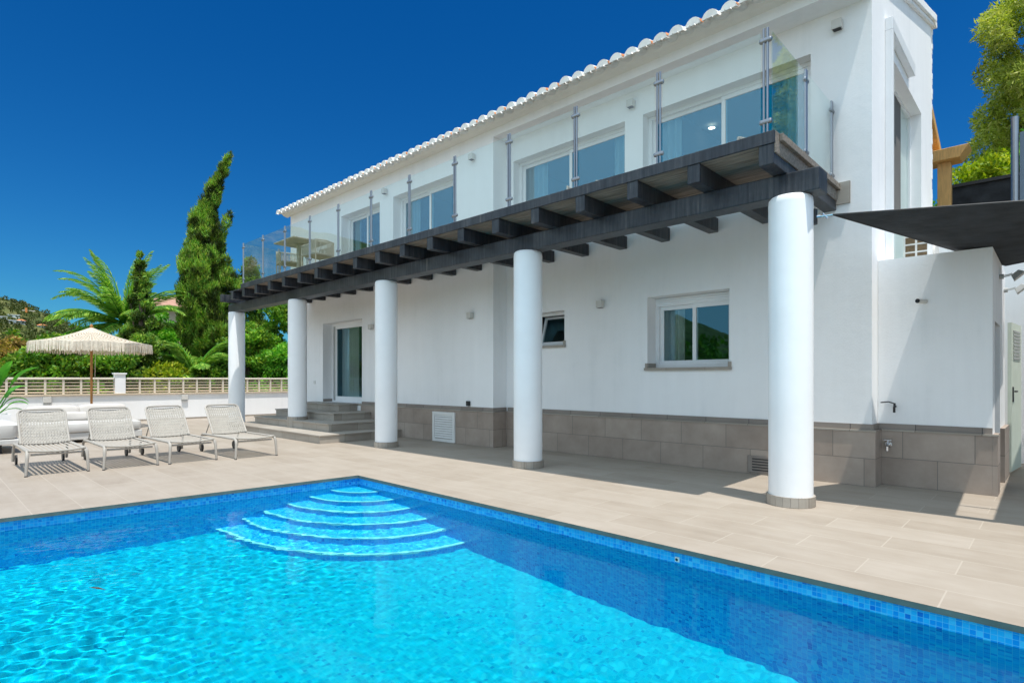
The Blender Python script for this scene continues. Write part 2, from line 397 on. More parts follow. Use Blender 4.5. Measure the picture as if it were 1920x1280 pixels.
def inset(P, d):   # grow the pool outline outward by d
    cx = sum(p[0] for p in P) / 4; cy_ = sum(p[1] for p in P) / 4
    return [(p[0] + (d if p[0] > cx else -d), p[1] + (d if p[1] > cy_ else -d)) for p in P]
pw = inset(pc, .03)
c = MB()
for i in range(4):
    j = (i + 1) % 4
    c.quad((*pc[i], -.001), (*pc[j], -.001), (*pc[j], -.036), (*pc[i], -.036))
    c.quad((*pc[i], -.036), (*pc[j], -.036), (*pw[j], -.036), (*pw[i], -.036))
structure(c.build('pool_coping', M['coping'], recalc=False))
WZ = -.125; FZ = -1.42
b = MB()
for i in range(4):
    j = (i + 1) % 4
    b.quad((*pw[i], -.036), (*pw[j], -.036), (*pw[j], FZ), (*pw[i], FZ))
basin = structure(b.build('pool_basin', M['mosaic'], recalc=False))
floor_o = structure(MB().quad(*[(*p, FZ) for p in pw]).build('pool_floor', M['mosaicfloor'], recalc=False))
# Roman steps in the far corner: quarter discs stacked under water
st = MB(); ri = MB(); ns = MB(); nose_r = []
cx, cy_ = pw[0]
radii = [.48, .83, 1.17, 1.50, 1.82, 2.14]; zs = [-.26, -.46, -.66, -.86, -1.06, -1.25]
a_r = math.atan2(pw[1][1] - pw[0][1], pw[1][0] - pw[0][0]); a_l = math.atan2(pw[3][1] - pw[0][1], pw[3][0] - pw[0][0])
SEG = 48
def arcp(r, k, z):
    q = math.pi / 2 * k / SEG; el = (math.cos(a_l), math.sin(a_l)); er = (math.cos(a_r), math.sin(a_r))
    return (cx + r * (.80 * math.cos(q) * el[0] + math.sin(q) * er[0]), cy_ + r * (.80 * math.cos(q) * el[1] + math.sin(q) * er[1]), z)
for i, (r, z) in enumerate(zip(radii, zs)):
    zb = zs[i + 1] if i + 1 < 6 else FZ
    r0 = radii[i - 1] if i else 0.0
    for k in range(SEG):
        ri.quad(arcp(r, k, zb), arcp(r, k + 1, zb), arcp(r, k + 1, z), arcp(r, k, z))
        if r0: st.quad(arcp(r0, k, z), arcp(r - .045, k, z), arcp(r - .045, k + 1, z), arcp(r0, k + 1, z))
        else: st.quad((cx, cy_, z), arcp(r - .045, k, z), arcp(r - .045, k + 1, z))
        ns.quad(arcp(r - .045, k, z), arcp(r, k, z), arcp(r, k + 1, z), arcp(r - .045, k + 1, z))
        ns.quad(arcp(r + .003, k, z), arcp(r + .003, k + 1, z), arcp(r + .003, k + 1, z - .03), arcp(r + .003, k, z - .03))
steps_o = structure(st.build('pool_steps', mosaic('step_mosaic', [(0, (.0, .24, .62)), (.14, (.0, .36, .74)), (.38, (.02, .44, .78)), (.62, (.05, .50, .80)), (.82, (.16, .60, .84))], (.30, .66, .84)), recalc=False)); riser_o = structure(ri.build('pool_step_risers', M['mosaic'], recalc=False))
nose_o = structure(ns.build('pool_step_edge', M['nosing'], recalc=False))
for o in (basin, floor_o, steps_o, riser_o, nose_o): o.cycles.is_caustics_receiver = True
# water surface: fine rippled sheet
def wave_field(X, Y):
    Z = np.zeros_like(X)
    r2 = np.random.default_rng(5)
    for lam, amp, cnt in ((1.3, .0011, 5), (.55, .0006, 8), (.27, .0003, 12), (.14, .00030, 24), (.085, .00019, 28)):
        for _ in range(cnt):
            th = r2.uniform(0, 2 * PI); L = lam * r2.uniform(.75, 1.3); ph = r2.uniform(0, 2 * PI)
            kx, ky = 2 * PI / L * math.cos(th), 2 * PI / L * math.sin(th)
            Z += amp / math.sqrt(cnt) * 1.4 * np.sin(kx * X + ky * Y + ph + .6 * np.sin(.7 * X * math.sin(th) + .9 * Y + ph))
    A = .72 * (.55 + .25 * np.sin(.9 * X + 1.3 * np.sin(.8 * Y)) + 1.5 * np.exp(-((X + 4.9) / 1.5) ** 2 - ((Y - .7) / .8) ** 2)
         + .9 * np.exp(-((X + 1.1) / 1.3) ** 2 - ((Y - 2.3) / .7) ** 2) + 1.0 * np.exp(-((X + 5.3) / 1.1) ** 2 - ((Y - 2.7) / .9) ** 2))
    return Z * A
def make_water():
    nx, ny = 640, 320
    u = np.linspace(0, 1, nx); v = np.linspace(0, 1, ny)
    U, V = np.meshgrid(u, v)
    p = [np.array(q) for q in pw]   # A far-left, B far-right, C near-right, D near-left
    P = ((1 - U)[..., None] * p[0] + U[..., None] * p[1]) * (1 - V)[..., None] + ((1 - U)[..., None] * p[3] + U[..., None] * p[2]) * V[..., None]
    Z = WZ + wave_field(P[..., 0], P[..., 1])
    co = np.concatenate([P, Z[..., None]], -1).reshape(-1, 3)
    idx = np.arange(nx * ny).reshape(ny, nx)
    f = np.stack([idx[1:, :-1], idx[1:, 1:], idx[:-1, 1:], idx[:-1, :-1]], -1).reshape(-1, 4)
    me = bpy.data.meshes.new('water'); me.from_pydata(co.tolist(), [], f.tolist())
    me.materials.append(M['water']); me.shade_smooth()
    o = bpy.data.objects.new('water', me); COL.objects.link(o); structure(o)
    o.cycles.is_caustics_caster = True
    return o
make_water()
# small pool fittings
def px_wall(x): # point on far pool wall at X
    k = (x - pw[0][0]) / (pw[1][0] - pw[0][0]); return pw[0][1] + k * (pw[1][1] - pw[0][1])
f1 = thing('pool_light', 'small square fitting with dark centre in the mosaic of the right pool wall', 'pool fitting', (-2.06, px_wall(-2.06), -.10))
MB().box(-2.078, -2.042, px_wall(-2.06) - .012, px_wall(-2.06) + .01, -.111, -.075).build('cover', M['whiteplastic'], f1, .004)
MB().disc((-2.062, px_wall(-2.06) - .0135, -.093), (0, -1, 0), .011).build('lens', M['darkmetal'], f1)
lf = MB(); lf.quad((-4.62, .80, WZ + .012), (-4.53, .83, WZ + .014), (-4.47, .87, WZ + .012), (-4.55, .845, WZ + .016))
tag(lf.build('fallen_leaf', M['leafbrown'], recalc=False), 'brown fallen leaf floating on the pool water at left', 'leaf')

# ------------------------------------------------------------------ house
YL, YR = 7.40, 7.75           # facade planes of the left wing and the right wing
XJ = -7.54; XC = -1.58; XE = -15.72; YB = 12.1
house = thing('house', 'white two storey villa with dark stone plinth and whitewashed roof tiles', 'house', (-8.6, 9.5, 0))
def wallholes(mb, a0, a1, z0, z1, pl, holes, depth, axis='x', back=1):
    """front face in plane pl with rectangular openings and reveals; axis 'x': facing -Y, 'y': facing +X"""
    us = sorted({a0, a1, *[h[0] for h in holes], *[h[1] for h in holes]}); vs = sorted({z0, z1, *[h[2] for h in holes], *[h[3] for h in holes]})
    us = [q for q in us if a0 <= q <= a1]; vs = [q for q in vs if z0 <= q <= z1]
    P = (lambda u, v, d=0: (u, pl + d, v)) if axis == 'x' else (lambda u, v, d=0: (pl - d, u, v))
    for i in range(len(us) - 1):
        for j in range(len(vs) - 1):
            um, vm = (us[i] + us[i + 1]) / 2, (vs[j] + vs[j + 1]) / 2
            if any(h[0] < um < h[1] and h[2] < vm < h[3] for h in holes): continue
            mb.quad(P(us[i], vs[j]), P(us[i + 1], vs[j]), P(us[i + 1], vs[j + 1]), P(us[i], vs[j + 1]))
    for h in holes:
        d = h[4] if len(h) > 4 else depth
        mb.quad(P(h[0], h[2]), P(h[0], h[2], d), P(h[0], h[3], d), P(h[0], h[3]))
        mb.quad(P(h[1], h[2]), P(h[1], h[3]), P(h[1], h[3], d), P(h[1], h[2], d))
        mb.quad(P(h[0], h[3]), P(h[0], h[3], d), P(h[1], h[3], d), P(h[1], h[3]))
        mb.quad(P(h[0], h[2]), P(h[1], h[2]), P(h[1], h[2], d), P(h[0], h[2], d))
UPZ = 3.56; UT = 5.31
HL = [(-12.95, -11.25, UPZ, UT, .30), (-10.72, -8.62, UPZ, UT, .30), (-13.88, -12.0, .672, 2.70, .36)]
HR = [(-7.36, -4.94, UPZ, UT, .26), (-4.62, -2.24, UPZ, UT, .26), (-6.95, -6.15, 1.84, 2.44, .30), (-4.54, -3.27, 1.42, 2.50, .34)]
HG = [(8.56, 11.08, 2.72, 5.47, .22)]
wl = MB()
wallholes(wl, XE, XJ, 0, 6.0, YL, HL, .3)
wallholes(wl, XJ, XC, 0, 6.0, YR, HR, .3)
wl.quad((XJ, YL, 0), (XJ, YR, 0), (XJ, YR, 6.0), (XJ, YL, 6.0))
RS = (7.36 - 5.98) / (YB - 7.30)     # roof slope
def rz(y): return 5.98 + RS * (y - 7.30)
# gable wall (facing +X) with a sloping top
us = [YR, HG[0][0], HG[0][1], YB]
wallholes(wl, YR, YB, 0, 6.0, XC, HG, .22, 'y')
wl.quad((XC, YR, 6.0), (XC, YB, 6.0), (XC, YB, rz(YB)), (XC, YR, rz(YR)))
wl.quad((XE, YL, 0), (XE, YL, 6.0), (XE, YB, rz(YB)), (XE, YB, 0))
wl.quad((XE, YB, 0), (XE, YB, rz(YB)), (XC, YB, rz(YB)), (XC, YB, 0))
wl.build('wall', M['wall'], house, recalc=False)
# rough edge of the back corner
rb = MB()
for k in range(60):
    z = 2.2 + k * (rz(YB) - 2.2) / 60; 
    rb.box(XC - .25, XC + random.uniform(.0, .012), YB, YB + random.uniform(.02, .07), z, z + (rz(YB) - 2.2) / 60)
rb.build('rough_corner_edge', M['wall'], house)
# cornice
co = MB()
def moulding(mb, x0, x1, y):
    prof = [(y + .02, 5.86), (y - .02, 5.86), (y - .10, 5.885), (y - .16, 5.93), (y - .19, 5.985), (y - .19, 6.01), (y + .02, 6.01)]
    for (a, b_) in zip(prof[:-1], prof[1:]):
        mb.quad((x0, a[0], a[1]), (x1, a[0], a[1]), (x1, b_[0], b_[1]), (x0, b_[0], b_[1]))
    for x in (x0, x1): mb.quad(*[(x, p[0], p[1]) for p in prof])
moulding(co, XE - .22, XJ, YL - .004); 
moulding(co, XJ, XC + .02, YL - .006)
co.build('cornice', M['cornice'], house)
cb = MB(); cb.box(XJ + .004, XC - .004, YL - .002, YR + .1, 5.72, 5.99)
cb.build('eave_box', M['wall_smooth'], house)
# verge coping on the gable
vc = MB()
for (ya, yb, dx, dz, th) in ((7.20, YB + .06, .07, .0, .13), (7.25, YB, .04, -.07, .07)):
    vc.hexa([(XC - .25, ya, rz(ya) + dz), (XC + dx, ya, rz(ya) + dz), (XC + dx, yb, rz(yb) + dz), (XC - .25, yb, rz(yb) + dz),
             (XC - .25, ya, rz(ya) + dz + th), (XC + dx, ya, rz(ya) + dz + th), (XC + dx, yb, rz(yb) + dz + th), (XC - .25, yb, rz(yb) + dz + th)])
vc.build('verge_coping', M['wall_smooth'], house, .015)
# roof of barrel tiles, whitewashed at the eave
rf = MB(); tc_ = MB(); pitch = .238; x = XE - .14; YE = 7.09
while x < XC - .05:
    dz0 = random.uniform(-.008, .008)
    ys = [YE + random.uniform(-.012, .012)] + [7.09 + .36 * k for k in range(1, 15)]
    for k in range(len(ys) - 1):
        ya, yb = ys[k], min(ys[k + 1] + .04, YB + .1)
        r0, r1 = .105, .088
        n = len(rf.v)
        for (yy, rr, zz) in ((ya, r0, .012), (yb, r1, 0)):
            for j in range(9):
                an = PI * j / 8
                rf.v.append((x + rr * math.cos(an), yy, rz(yy) - .03 + zz + dz0 + rr * math.sin(an)))
        for j in range(8): rf.f.append((n + j, n + j + 1, n + 9 + j + 1, n + 9 + j))
        if k == 0: rf.f.append(tuple(n + j for j in range(9)))
    # channel tile between covers
    xc = x + pitch / 2
    n = len(rf.v)
    for yy in (YE - .03, YB):
        for j in range(7):
            an = PI + PI * j / 6
            rf.v.append((xc + .085 * math.cos(an), yy, rz(yy) - .01 + .055 * math.sin(an)))
    for j in range(6): rf.f.append((n + j, n + 7 + j, n + 7 + j + 1, n + j + 1))
    if random.random() < .75:      # a lick of bare terracotta beside the mortared end
        a0 = random.uniform(.05, .25); wd = random.uniform(.25, .55)
        pts = []
        for j in range(5):
            an = a0 + wd * j / 4; pts.append((x + .109 * math.cos(an), rz(YE) - .018 + .109 * math.sin(an)))
        for (p, q) in zip(pts[:-1], pts[1:]):
            tc_.quad((p[0], YE - .006, p[1]), (q[0], YE - .006, q[1]), (q[0], YE + .10, q[1] + .03), (p[0], YE + .10, p[1] + .03))
    x += pitch
nroof = len(rf.f); nv = len(rf.v); rf.v += tc_.v; rf.f += [tuple(i + nv for i in q) for q in tc_.f]
roof = rf.build('roof', M['roof'], house, recalc=False); roof.data.materials.append(M['terracotta'])
for q in roof.data.polygons[nroof:]: q.material_index = 1

rg = MB()
for yy in (YB,):
    x = XE
    while x < XC:
        rg.tube([(x, yy, rz(yy) + .02), (min(x + .42, XC + .06), yy, rz(yy) + .03)], [.11, .13], 12); x += .38
rg.build('ridge_tiles', M['roof'], house)

# plinth
pl = MB(); PH = .655
def plinth_run(mb, cap, x0, x1, y, holes=()):
    xs = [x0, *sum([[h[0], h[1]] for h in holes], []), x1]
    for k in range(0, len(xs), 2): mb.box(xs[k], xs[k + 1], y - .045, y + .03, 0, PH)
    cap.box(x0, x1, y - .016, y + .03, PH + .004, PH + .07)
cap = MB(); lip = MB()
plinth_run(pl, cap, -11.985, XJ, YL)
pl.box(XJ + .001, XJ + .045, YL - .045, YR - .046, 0, PH); cap.box(XJ + .001, XJ + .016, YL - .016, YR - .017, PH + .004, PH + .07)
plinth_run(pl, cap, XJ + .046, XC, YR)
pl.box(XC + .001, XC + .045, YR - .045, 8.03, 0, PH); cap.box(XC + .001, XC + .016, YR - .016, 8.034, PH + .004, PH + .07)
for (x0, x1, y0, y1) in ((-11.985, XJ + .055, YL - .057, YL), (XJ + .046, XC + .05, YR - .057, YR)):
    lip.box(x0, x1, y0, y1, PH - .016, PH + .003)
pl.build('plinth', M['plinth'], house); cap.build('plinth_cap', M['plinthcap'], house); lip.build('plinth_ledge', M['step'], house)
# skirting by the door
MB().box(-13.885, -13.868, YL + .01, YL + .34, .674, .74).build('skirting', M['plinthcap'], house)

def curtain_mb(x0, x1, y, z0, z1, amp=.03, wl_=.11):
    m = MB(); n = max(8, int((x1 - x0) / .012)); p = []
    ph = random.random() * 6
    for i in range(n + 1):
        xx = x0 + (x1 - x0) * i / n; a = amp * math.sin(2 * PI * (xx - x0) / wl_ + ph + .8 * math.sin(5 * xx)); p.append((xx, y + a))
    for i in range(n): m.quad((p[i][0], p[i][1], z0), (p[i + 1][0], p[i + 1][1], z0), (p[i + 1][0], p[i + 1][1], z1), (p[i][0], p[i][1], z1))
    return m
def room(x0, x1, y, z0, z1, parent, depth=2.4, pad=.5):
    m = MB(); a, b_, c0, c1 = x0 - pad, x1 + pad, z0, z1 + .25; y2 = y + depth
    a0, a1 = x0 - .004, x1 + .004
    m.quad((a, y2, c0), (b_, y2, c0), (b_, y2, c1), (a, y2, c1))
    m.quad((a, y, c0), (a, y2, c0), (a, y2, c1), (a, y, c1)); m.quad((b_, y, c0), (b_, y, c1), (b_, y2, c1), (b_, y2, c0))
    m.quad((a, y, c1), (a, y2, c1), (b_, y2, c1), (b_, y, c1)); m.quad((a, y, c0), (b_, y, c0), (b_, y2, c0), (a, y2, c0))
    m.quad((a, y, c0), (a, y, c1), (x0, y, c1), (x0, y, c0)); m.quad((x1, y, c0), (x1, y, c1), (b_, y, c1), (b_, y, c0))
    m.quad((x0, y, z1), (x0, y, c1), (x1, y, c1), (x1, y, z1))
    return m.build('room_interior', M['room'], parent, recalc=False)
def sliding(name, x0, x1, z0, z1, y, lab, curt=(.22, .22), slat=True, head=.0, gl='winglass'):
    """two-leaf white window in the plane y (front of frame)"""
    fr = MB(); t_ = .058
    fr.box(x0, x1, y, y + .09, z1 - t_ - head, z1 - .001); fr.box(x0, x1, y, y + .09, z0 + .001, z0 + t_)
    fr.box(x0, x0 + t_, y + .001, y + .089, z0 + t_, z1 - t_ - head); fr.box(x1 - t_, x1, y + .001, y + .089, z0 + t_, z1 - t_ - head)
    F = fr.build(name, M['alu'], house, .004); F['label'] = lab
    xm = (x0 + x1) / 2; zt = z1 - t_ - head
    for (a, b_, yy, k) in ((x0 + t_, xm + .03, y + .048, 0), (xm - .03, x1 - t_, y + .014, 1)):
        s_ = MB(); q = .058
        s_.box(a, b_, yy, yy + .03, z0 + t_, z0 + t_ + q); s_.box(a, b_, yy, yy + .03, zt - q, zt)
        s_.box(a, a + q, yy + .001, yy + .029, z0 + t_ + q, zt - q); s_.box(b_ - q, b_, yy + .001, yy + .029, z0 + t_ + q, zt - q)
        s_.build('sash', M['alu'], F, .003)
        MB().quad((a + q, yy + .015, z0 + t_ + q), (b_ - q, yy + .015, z0 + t_ + q), (b_ - q, yy + .015, zt - q), (a + q, yy + .015, zt - q)).build('pane', M[gl], F, recalc=False)
    W = x1 - x0
    if curt[0]: curtain_mb(x0 + .06, x0 + W * curt[0], y + .15, z0 + .02, z1 - .02).build('curtain', M['curtain'], F, recalc=False, smooth=False)
    if curt[1]: curtain_mb(x1 - W * curt[1], x1 - .06, y + .15, z0 + .02, z1 - .02).build('curtain', M['curtain'], F, recalc=False)
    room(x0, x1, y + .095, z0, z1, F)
    return F
def inwin(h, y): return h[0] + .002, h[1] - .002, h[2] + .002, h[3] - .002, y + h[4] - .10
for h, lab, cu in ((HL[0], 'far upper sliding window behind the balcony table', (.2, 0)), (HL[1], 'second upper sliding window', (.24, 0))):
    x0, x1, z0, z1, y = inwin(h, YL); sliding('sliding_window', x0, x1, z0, z1, y, lab, cu)
for h, lab, cu in ((HR[0], 'wide upper sliding window', (.24, .16)), (HR[1], 'wide upper sliding window nearest the corner', (.2, .16))):
    x0, x1, z0, z1, y = inwin(h, YR); Fw = sliding('sliding_window', x0, x1, z0, z1, y, lab, cu)
def lampmat():
    m, nt, out = nodes('lit_downlight'); e = N(nt, 'ShaderNodeEmission'); e.inputs[0].default_value = (1, .9, .75, 1); e.inputs[1].default_value = 9; nt.links.new(e.outputs[0], out.inputs[0]); return m
MB().disc((-4.25, 9.35, 5.50), (0, 0, -1), .055).build('ceiling_downlight', lampmat(), Fw, recalc=False)
x0, x1, z0, z1, y = inwin(HR[3], YR)
F = sliding('casement_window', x0, x1, z0, z1, y, 'ground floor casement window with curtain', (.34, 0), head=.07, gl='lowglass')
sb = MB()
for k in range(3): sb.box(x0 + .05, x1 - .05, y - .012, y + .01, z1 - .035 - k * .036, z1 - .006 - k * .036)
sb.build('roller_blind', M['alu'], F, .003)
def sill(h, y, F):
    m = MB(); m.box(h[0] - .035, h[1] + .035, y - .05, y + h[4] - .1, h[2] - .035, h[2] + .004)
    m.box(h[0] - .028, h[0] + .012, y - .028, y + h[4] - .1, h[2] + .005, h[2] + .075); m.box(h[1] - .012, h[1] + .028, y - .028, y + h[4] - .1, h[2] + .005, h[2] + .075)
    return m.build('sill', M['step'], F, .003)
sill(HR[3], YR, F)
h = HR[2]; x0, x1, z0, z1, y = inwin(h, YR)
fr = MB(); t_ = .045
fr.box(x0, x1, y, y + .08, z1 - t_, z1); fr.box(x0, x1, y, y + .08, z0, z0 + t_); fr.box(x0, x0 + t_, y, y + .079, z0 + t_, z1 - t_); fr.box(x1 - t_, x1, y, y + .079, z0 + t_, z1 - t_)
F2 = fr.build('tilt_window', M['alu'], house, .004); F2['label'] = 'small tilted window behind the second column'
s_ = MB(); tl = .16
for (a, b_, c0, c1) in ((x0 + t_, x1 - t_, z0 + t_, z0 + t_ + .04), (x0 + t_, x1 - t_, z1 - t_ - .04, z1 - t_), (x0 + t_, x0 + t_ + .04, z0 + t_ + .04, z1 - t_ - .04), (x1 - t_ - .04, x1 - t_, z0 + t_ + .04, z1 - t_ - .04)):
    k0 = (c0 - z0) / (z1 - z0) * tl; k1 = (c1 - z0) / (z1 - z0) * tl
    s_.hexa([(a, y + .03 + k0, c0), (b_, y + .03 + k0, c0), (b_, y + .07 + k0, c0), (a, y + .07 + k0, c0), (a, y + .03 + k1, c1), (b_, y + .03 + k1, c1), (b_, y + .07 + k1, c1), (a, y + .07 + k1, c1)])
s_.build('sash', M['alu'], F2)
MB().quad((x0 + .08, y + .06, z0 + .08), (x1 - .08, y + .06, z0 + .08), (x1 - .08, y + .05 + tl, z1 - .08), (x0 + .08, y + .05 + tl, z1 - .08)).build('pane', M['lowglass'], F2, recalc=False)
room(x0, x1, y + .085, z0, z1, F2, 1.0, .2); sill(h, YR, F2)
# entrance door (sliding glass, slightly open)
h = HL[2]; x0, x1, z0, z1, y = h[0], h[1], h[2], h[3], YL + .26
fr = MB(); fr.box(x0, x0 + .05, y, y + .1, z0, z1); fr.box(x1 - .05, x1, y, y + .1, z0, z1); fr.box(x0 + .05, x1 - .05, y, y + .1, z1 - .06, z1); fr.box(x0 + .05, x1 - .05, y, y + .1, z0, z0 + .03)
D = fr.build('entrance_door', M['alu'], house, .004); D['label'] = 'glazed white entrance door at the top of the steps'
MB().box(x0 + .051, x0 + .15, y + .02, y + .08, z0 + .03, z1 - .06).build('side_jamb', M['greyplastic'], D)
a, b_ = x0 + .16, x1 - .30; q = .06
lf_ = MB(); lf_.box(a, b_, y + .01, y + .05, z0 + .03, z0 + .14); lf_.box(a, b_, y + .01, y + .05, z1 - .14, z1 - .062)
lf_.box(a, a + q, y + .011, y + .049, z0 + .14, z1 - .14); lf_.box(b_ - q, b_, y + .011, y + .049, z0 + .14, z1 - .14); lf_.build('door_leaf', M['alu'], D, .003)
MB().quad((a + q, y + .03, z0 + .14), (b_ - q, y + .03, z0 + .14), (b_ - q, y + .03, z1 - .14), (a + q, y + .03, z1 - .14)).build('pane', M['lowglass'], D, recalc=False)
MB().box(b_ + .01, x1 - .051, y + .03, y + .09, z0 + .03, z1 - .06).build('open_gap', M['darkmetal'], D)
curtain_mb(a, a + .8, y + .22, z0 + .05, z1 - .05, .025, .09).build('curtain', M['curtain'], D, recalc=False)
room(x0, x1, y + .105, z0, z1, D, 2)
# gable window
hg = HG[0]; xg = XC - .22 + .08
fr = MB(); y0, y1, z0, z1 = hg[0], hg[1], hg[2], hg[3]
fr.box(xg - .07, xg, y0, y1, z1 - .05, z1 - .001); fr.box(xg - .07, xg, y0, y1, z0 + .001, z0 + .05); fr.box(xg - .069, xg - .001, y0, y0 + .05, z0 + .05, z1 - .05); fr.box(xg - .069, xg - .001, y1 - .05, y1, z0 + .05, z1 - .05)
G_ = fr.build('stair_window', M['alu'], house, .004); G_['label'] = 'tall window in the end wall'
MB().quad((xg - .03, y0 + .05, z0 + .05), (xg - .03, y1 - .05, z0 + .05), (xg - .03, y1 - .05, z1 - .05), (xg - .03, y0 + .05, z1 - .05)).build('pane', M['balglass'], G_, recalc=False)
MB().quad((xg - .045, y0 + .05, z0 + .05), (xg - .045, y1 - .05, z0 + .05), (xg - .045, y1 - .05, z1 - .05), (xg - .045, y0 + .05, z1 - .05)).build('blind', plain('pale_blind', (.62, .70, .66), .9, .04, 2), G_, recalc=False)
tr = MB(); tr.box(XC + .002, XC + .085, 8.44, 8.52, 2.72, 5.62); tr.box(XC + .002, XC + .085, 8.44, 10.0, 5.622, 5.78)
tr.build('window_surround', M['alu'], G_, .005)

# fittings on the house walls: wall lights, vents, sockets
def wall_light(x, y, z, lab, small=1):
    t_ = thing('wall_light', lab, 'wall light', (x, y, z), 'square wall lights on the facade')
    w_ = .055
    MB().box(x - w_, x + w_, y - .10, y - .012, z - .055, z + .055).build('body', M['lampbox'], t_, .004)
    MB().box(x - .035, x + .035, y - .012, y, z - .03, z + .03).build('mount', M['darkmetal'], t_)
    MB().box(x - w_ + .012, x + w_ - .012, y - .09, y - .02, z - .0585, z - .0555).build('opening', M['darkmetal'], t_)
wall_light(-5.37, YR, 2.465, 'square lamp between the tilted window and the curtained window')
wall_light(-8.12, YL, 2.465, 'square lamp on the left wing beside the wall corner')
wall_light(-11.54, YL, 2.465, 'square lamp beside the entrance door, left of the third column')
wall_light(-10.99, YL, 5.48, 'square lamp between the two far upper windows')
wall_light(-8.075, YL, 5.475, 'square upper lamp just left of the step in the facade')
wall_light(-4.80, YR, 5.52, 'square lamp between the two wide upper windows')
wall_light(-1.93, YR, 5.515, 'square lamp high by the villa corner, nearest the eave')
v = thing('vent_grille', 'white louvred metal hatch set in the dark plinth', 'vent', (-8.9, YL - .05, 0))
fr = MB(); x0, x1, z0, z1, y = -9.24, -8.55, .0, .60, YL - .075
fr.box(x0, x0 + .06, y, y + .03, z0 + .005, z1); fr.box(x1 - .06, x1, y, y + .03, z0 + .005, z1); fr.box(x0 + .06, x1 - .06, y, y + .03, z0 + .005, z0 + .065); fr.box(x0 + .06, x1 - .06, y, y + .03, z1 - .06, z1)
fr.build('frame', M['whiteplastic'], v, .003)
sl_ = MB()
for k in range(10):
    z = z0 + .08 + k * .047; sl_.hexa([(x0 + .06, y + .004, z), (x1 - .06, y + .004, z), (x1 - .06, y + .008, z - .002), (x0 + .06, y + .008, z - .002), (x0 + .06, y + .022, z + .036), (x1 - .06, y + .022, z + .036), (x1 - .06, y + .027, z + .034), (x0 + .06, y + .027, z + .034)])
sl_.build('louvres', M['whiteplastic'], v)
v = thing('vent_grille', 'stone coloured slotted vent low in the plinth behind the nearest column', 'vent', (-2.86, YR - .05, .02))
fr = MB(); x0, x1, y = -3.0, -2.62, YR - .062
fr.box(x0, x1, y + .004, y + .02, .02, .24); fr.build('plate', M['plinthcap'], v, .003)
sl_ = MB()
for k in range(5): sl_.box(x0 + .06, x1 - .03, y, y + .004, .05 + k * .036, .064 + k * .036)
sl_.build('slots', M['darkmetal'], v)
so_ = thing('wall_socket', 'small black outdoor socket just above the plinth cap', 'socket', (-8.2, YL, .78))
MB().box(-8.25, -8.16, YL - .045, YL, .74, .835).build('cover', M['darkmetal'], so_, .008)
so_ = thing('wall_socket', 'small grey plate on the lit wall left of the entrance', 'socket', (-14.3, YL, 1.0))
MB().box(-14.36, -14.27, YL - .02, YL, 1.13, 1.22).build('cover', M['whiteplastic'], so_, .004)

# ------------------------------------------------------------------ annex, taps, lights
YA = 8.05; XA = -.515
annex = thing('annex', 'low white flat roofed annex with dark plinth and narrow doorway', 'annex', (-1.05, 9.0, 0))
an = MB()
wallholes(an, XC + .003, XA, 0, 2.68, YA, [], .2)
wallholes(an, YA, 10.0, 0, 2.68, XA, [(8.34, 9.12, 0, 1.90, .18)], .18, 'y')
an.quad((XC + .003, YA, 2.68), (XA, YA, 2.68), (XA, 10.0, 2.68), (XC + .003, 10.0, 2.68)); an.quad((XC + .003, 10, 0), (XA, 10, 0), (XA, 10, 2.68), (XC + .003, 10, 2.68))
an.build('wall', M['wall'], annex, recalc=False)
ap = MB(); ap.box(XC + .046, XA, YA - .045, YA + .02, 0, PH); ap.box(XA + .001, XA + .045, YA - .045, 8.335, 0, PH); 
ap.build('plinth', M['plinth'], annex); MB().box(XA + .001, XA + .045, 9.125, 9.99, 0, PH).build('plinth', M['plinth'], annex)
ac = MB(); ac.box(XC + .017, XA - .001, YA - .016, YA + .02, PH + .004, PH + .07); ac.build('plinth_cap', M['plinthcap'], annex)
al = MB(); al.box(XC + .052, XA + .055, YA - .057, YA, PH - .016, PH + .003); al.build('plinth_ledge', M['step'], annex)
MB().box(XA - .18, XA - .14, 8.34, 9.12, .0, 1.90).build('door', M['darkmetal'], annex)
tp = thing('garden_tap', 'black garden tap with bent spout above the annex plinth', 'tap', (-1.48, YA, .93))
m = MB(); m.tube([(-1.40, YA, .93), (-1.40, YA - .06, .93), (-1.40, YA - .07, .915), (-1.40, YA - .07, .86)], .013, 8); m.tube([(-1.40, YA - .05, .93), (-1.40, YA - .05, .97)], .012); m.tube([(-1.40, YA - .05, .965), (-1.46, YA - .05, .985), (-1.54, YA - .06, .975)], .007); m.build('body', M['darkmetal'], tp)
tp = thing('water_tap', 'chrome tap on the dark plinth tiles in the annex corner', 'tap', (-1.46, YA - .05, .47))
m = MB(); m.tube([(-1.46, YA - .045, .48), (-1.46, YA - .055, .48)], .035, 16); m.tube([(-1.46, YA - .05, .48), (-1.46, YA - .12, .48), (-1.46, YA - .13, .46), (-1.46, YA - .13, .41)], .016, 10); m.tube([(-1.46, YA - .10, .48), (-1.46, YA - .10, .53)], .012); m.tube([(-1.50, YA - .10, .53), (-1.42, YA - .10, .53)], .009)
m.build('body', M['chrome'], tp)
sp = thing('overflow_spout', 'short cream pipe stub with dark mouth sticking out of the annex wall', 'pipe', (-1.14, YA, 2.14))
m = MB(); m.tube([(-1.11, YA, 2.145), (-1.16, YA - .17, 2.14)], .026, 14, cap=False); m.build('pipe', M['lampbox'], sp)
MB().disc((-1.1595, YA - .168, 2.14), (-.3, -1, 0), .024).build('mouth', M['darkmetal'], sp)
